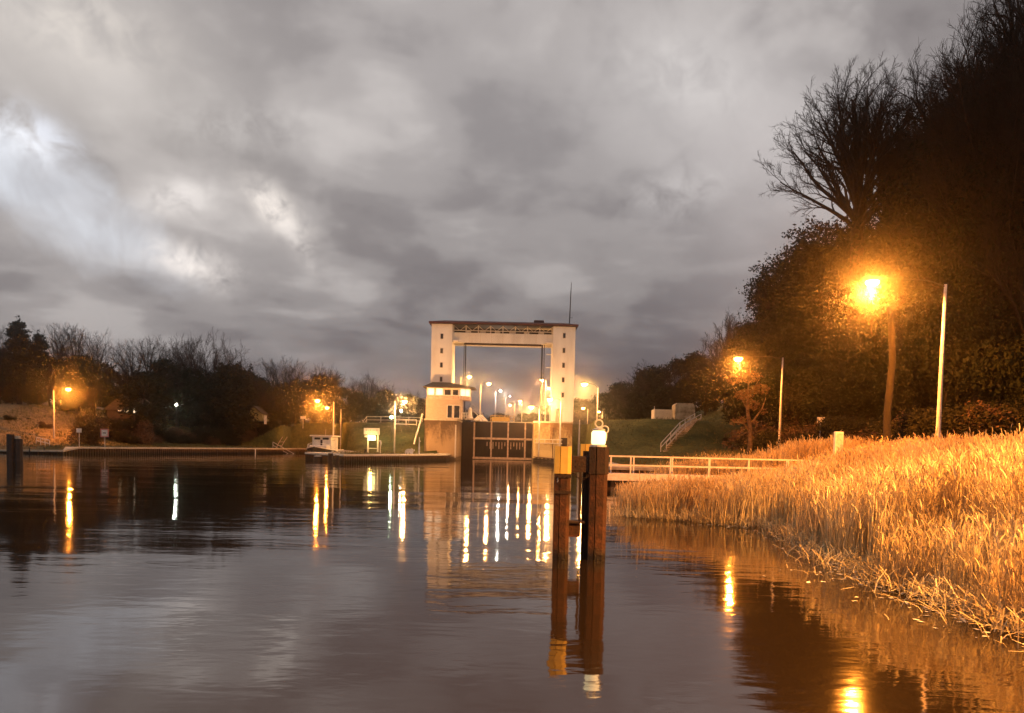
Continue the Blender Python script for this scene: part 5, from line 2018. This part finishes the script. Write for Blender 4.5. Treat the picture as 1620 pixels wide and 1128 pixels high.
# broken, matted stems lying over the water's edge
nb_ = 5200
yb = 8 + 22 * rs.rand(nb_) ** 1.3
xb_ = np.interp(yb, [6, 9.5, 12, 15, 18.7, 22, 26, 28, 29.5, 34, 42, 50, 56], [8.4, 7.9, 7.7, 7.6, 7.7, 8.4, 8.9, 6.6, 4.4, 4.9, 5.8, 8.0, 11.5]) + rs.normal(.2, .55, nb_)
zb_ = rs.uniform(0.01, .12, nb_)
a_ = rs.rand(nb_) * 2 * PI
ln = np.stack([np.cos(a_), np.sin(a_)], 1) * rs.uniform(.15, .6, nb_)[:, None]
a2 = a_ + PI / 2
wv2 = np.stack([np.cos(a2), np.sin(a2), np.zeros(nb_)], 1)
add_ribbons(ribbon((0, .5, 1.0), np.stack([xb_, yb, zb_], 1), ln, rs.uniform(.03, .45, nb_), wv2, lambda t_: np.full(nb_, .008)))

mr = bpy.data.materials.new('dry_reed')
mr.use_nodes = True
t = NT(mr.node_tree)
b = mr.node_tree.nodes['Principled BSDF']
b.inputs['Roughness'].default_value = 0.75
b.inputs['Specular IOR Level'].default_value = 0.3
co = t.new('ShaderNodeTexCoord')
geo = t.new('ShaderNodeNewGeometry')
c1 = t.ramp(t.noise(co.outputs['Object'], .55, 5, .65), [(.34, (.42, .28, .13)), (.5, (.66, .50, .27)), (.66, (.82, .68, .42))])
c2 = t.ramp(geo.outputs['Random Per Island'], [(0, .50), (.5, .95), (1, 1.35)])
t.link(t.mix(1.0, c1, c2, 'MULTIPLY'), b.inputs['Base Color'])
tr = t.new('ShaderNodeBsdfTranslucent')
t.link(c1, tr.inputs[0])
mxs = t.new('ShaderNodeMixShader')
mxs.inputs[0].default_value = .3
t.link(b.outputs[0], mxs.inputs[1])
t.link(tr.outputs[0], mxs.inputs[2])
t.link(mxs.outputs[0], mr.node_tree.nodes['Material Output'].inputs[0])
# triangles and quads alike are quads here
reeds = npmesh('reeds', np.concatenate(V), np.concatenate(Fc), mr)
tag(reeds, 'dense bed of dry golden reeds along the right shore', 'reeds', kind='stuff')
print('reed faces', len(reeds.data.polygons))

# floating leaves and litter by the reeds
rs = np.random.RandomState(21)
nl = 420
q = rs.rand(nl)
yb = np.where(q < .35, rs.uniform(21, 27.5, nl), rs.uniform(10.5, 18.5, nl))
xe = np.interp(yb, [6, 9.5, 12, 15, 18.7, 22, 26, 28, 29.5, 34, 42, 50, 56], [8.4, 7.9, 7.7, 7.6, 7.7, 8.4, 8.9, 6.6, 4.4, 4.9, 5.8, 8.0, 11.5])
xb_ = xe - np.abs(rs.gamma(1.2, .35, nl)) + .15
a_ = rs.rand(nl) * 2 * PI
s_ = rs.uniform(.02, .085, nl)
c = np.stack([xb_, yb, np.full(nl, .006) + rs.rand(nl) * .004], 1)
d1 = np.stack([np.cos(a_), np.sin(a_), rs.normal(0, .05, nl)], 1) * s_[:, None]
d2 = np.stack([-np.sin(a_), np.cos(a_), rs.normal(0, .05, nl)], 1) * s_[:, None] * .6
vs = np.stack([c - d1, c - d2, c + d1, c + d2], 1).reshape(-1, 3)
fl = npmesh('floating_leaves', vs, np.arange(nl * 4).reshape(-1, 4), m_cream)
tag(fl, 'scatter of pale leaves floating along the reed edge', 'leaves', kind='stuff')

# rough grass tufts along quay tops and slopes
rs = np.random.RandomState(31)
NG = 26000
gxs = np.concatenate([rs.uniform(-80, -40, NG // 2), rs.uniform(-34, 45, NG // 2)])
gys = np.concatenate([rs.uniform(106, 165, NG // 2), rs.uniform(60, 150, NG // 2)])
dd_ = sdist(gxs, gys)
ok = (~inside(gxs, gys)) & (dd_ > 1.6) & (dd_ < 32) & ~((gys > 126) & (gxs > -16) & (gxs < 12))
gxs, gys = gxs[ok], gys[ok]
n_ = len(gxs)
gzs = terrain(gxs, gys)
V, Fc = [], []
for k in range(3):
    a_ = rs.rand(n_) * 2 * PI
    ln = np.stack([np.cos(a_), np.sin(a_)], 1) * rs.uniform(.03, .2, n_)[:, None]
    ww = rs.rand(n_) * PI
    wv2 = np.stack([np.cos(ww), np.sin(ww), np.zeros(n_)], 1)
    add_ribbons(ribbon((0, .6, 1.0), np.stack([gxs + rs.normal(0, .1, n_), gys + rs.normal(0, .1, n_), gzs - .03], 1), ln, rs.uniform(.12, .42, n_), wv2, lambda t_: np.full(n_, .035) * (1 - .8 * t_)))
gr = npmesh('grass', np.concatenate(V), np.concatenate(Fc), mat('grass_blades', (.14, .12, .04), .9, (.06, .06, .02), .5))
tag(gr, 'rough grass on the quays and banks', 'grass', kind='stuff')

# ------------------------------------------------------------------ haze added to spread halos round the lamps
mh = bpy.data.materials.new('lamp_halo_haze')
mh.use_nodes = True
nt = mh.node_tree
for n in list(nt.nodes):
    nt.nodes.remove(n)
o_ = nt.nodes.new('ShaderNodeOutputMaterial')
pv = nt.nodes.new('ShaderNodeVolumePrincipled')
pv.inputs['Color'].default_value = (.9, .9, .9, 1)
pv.inputs['Density'].default_value = 0.0006
pv.inputs['Anisotropy'].default_value = 0.978
nt.links.new(pv.outputs[0], o_.inputs['Volume'])
hz = MB().box(-720, 720, -70, 1250, -3.4, 60).build('haze', mh)
tag(hz, 'thin haze added over the canal for the halos round its lamps', 'haze', kind='stuff')
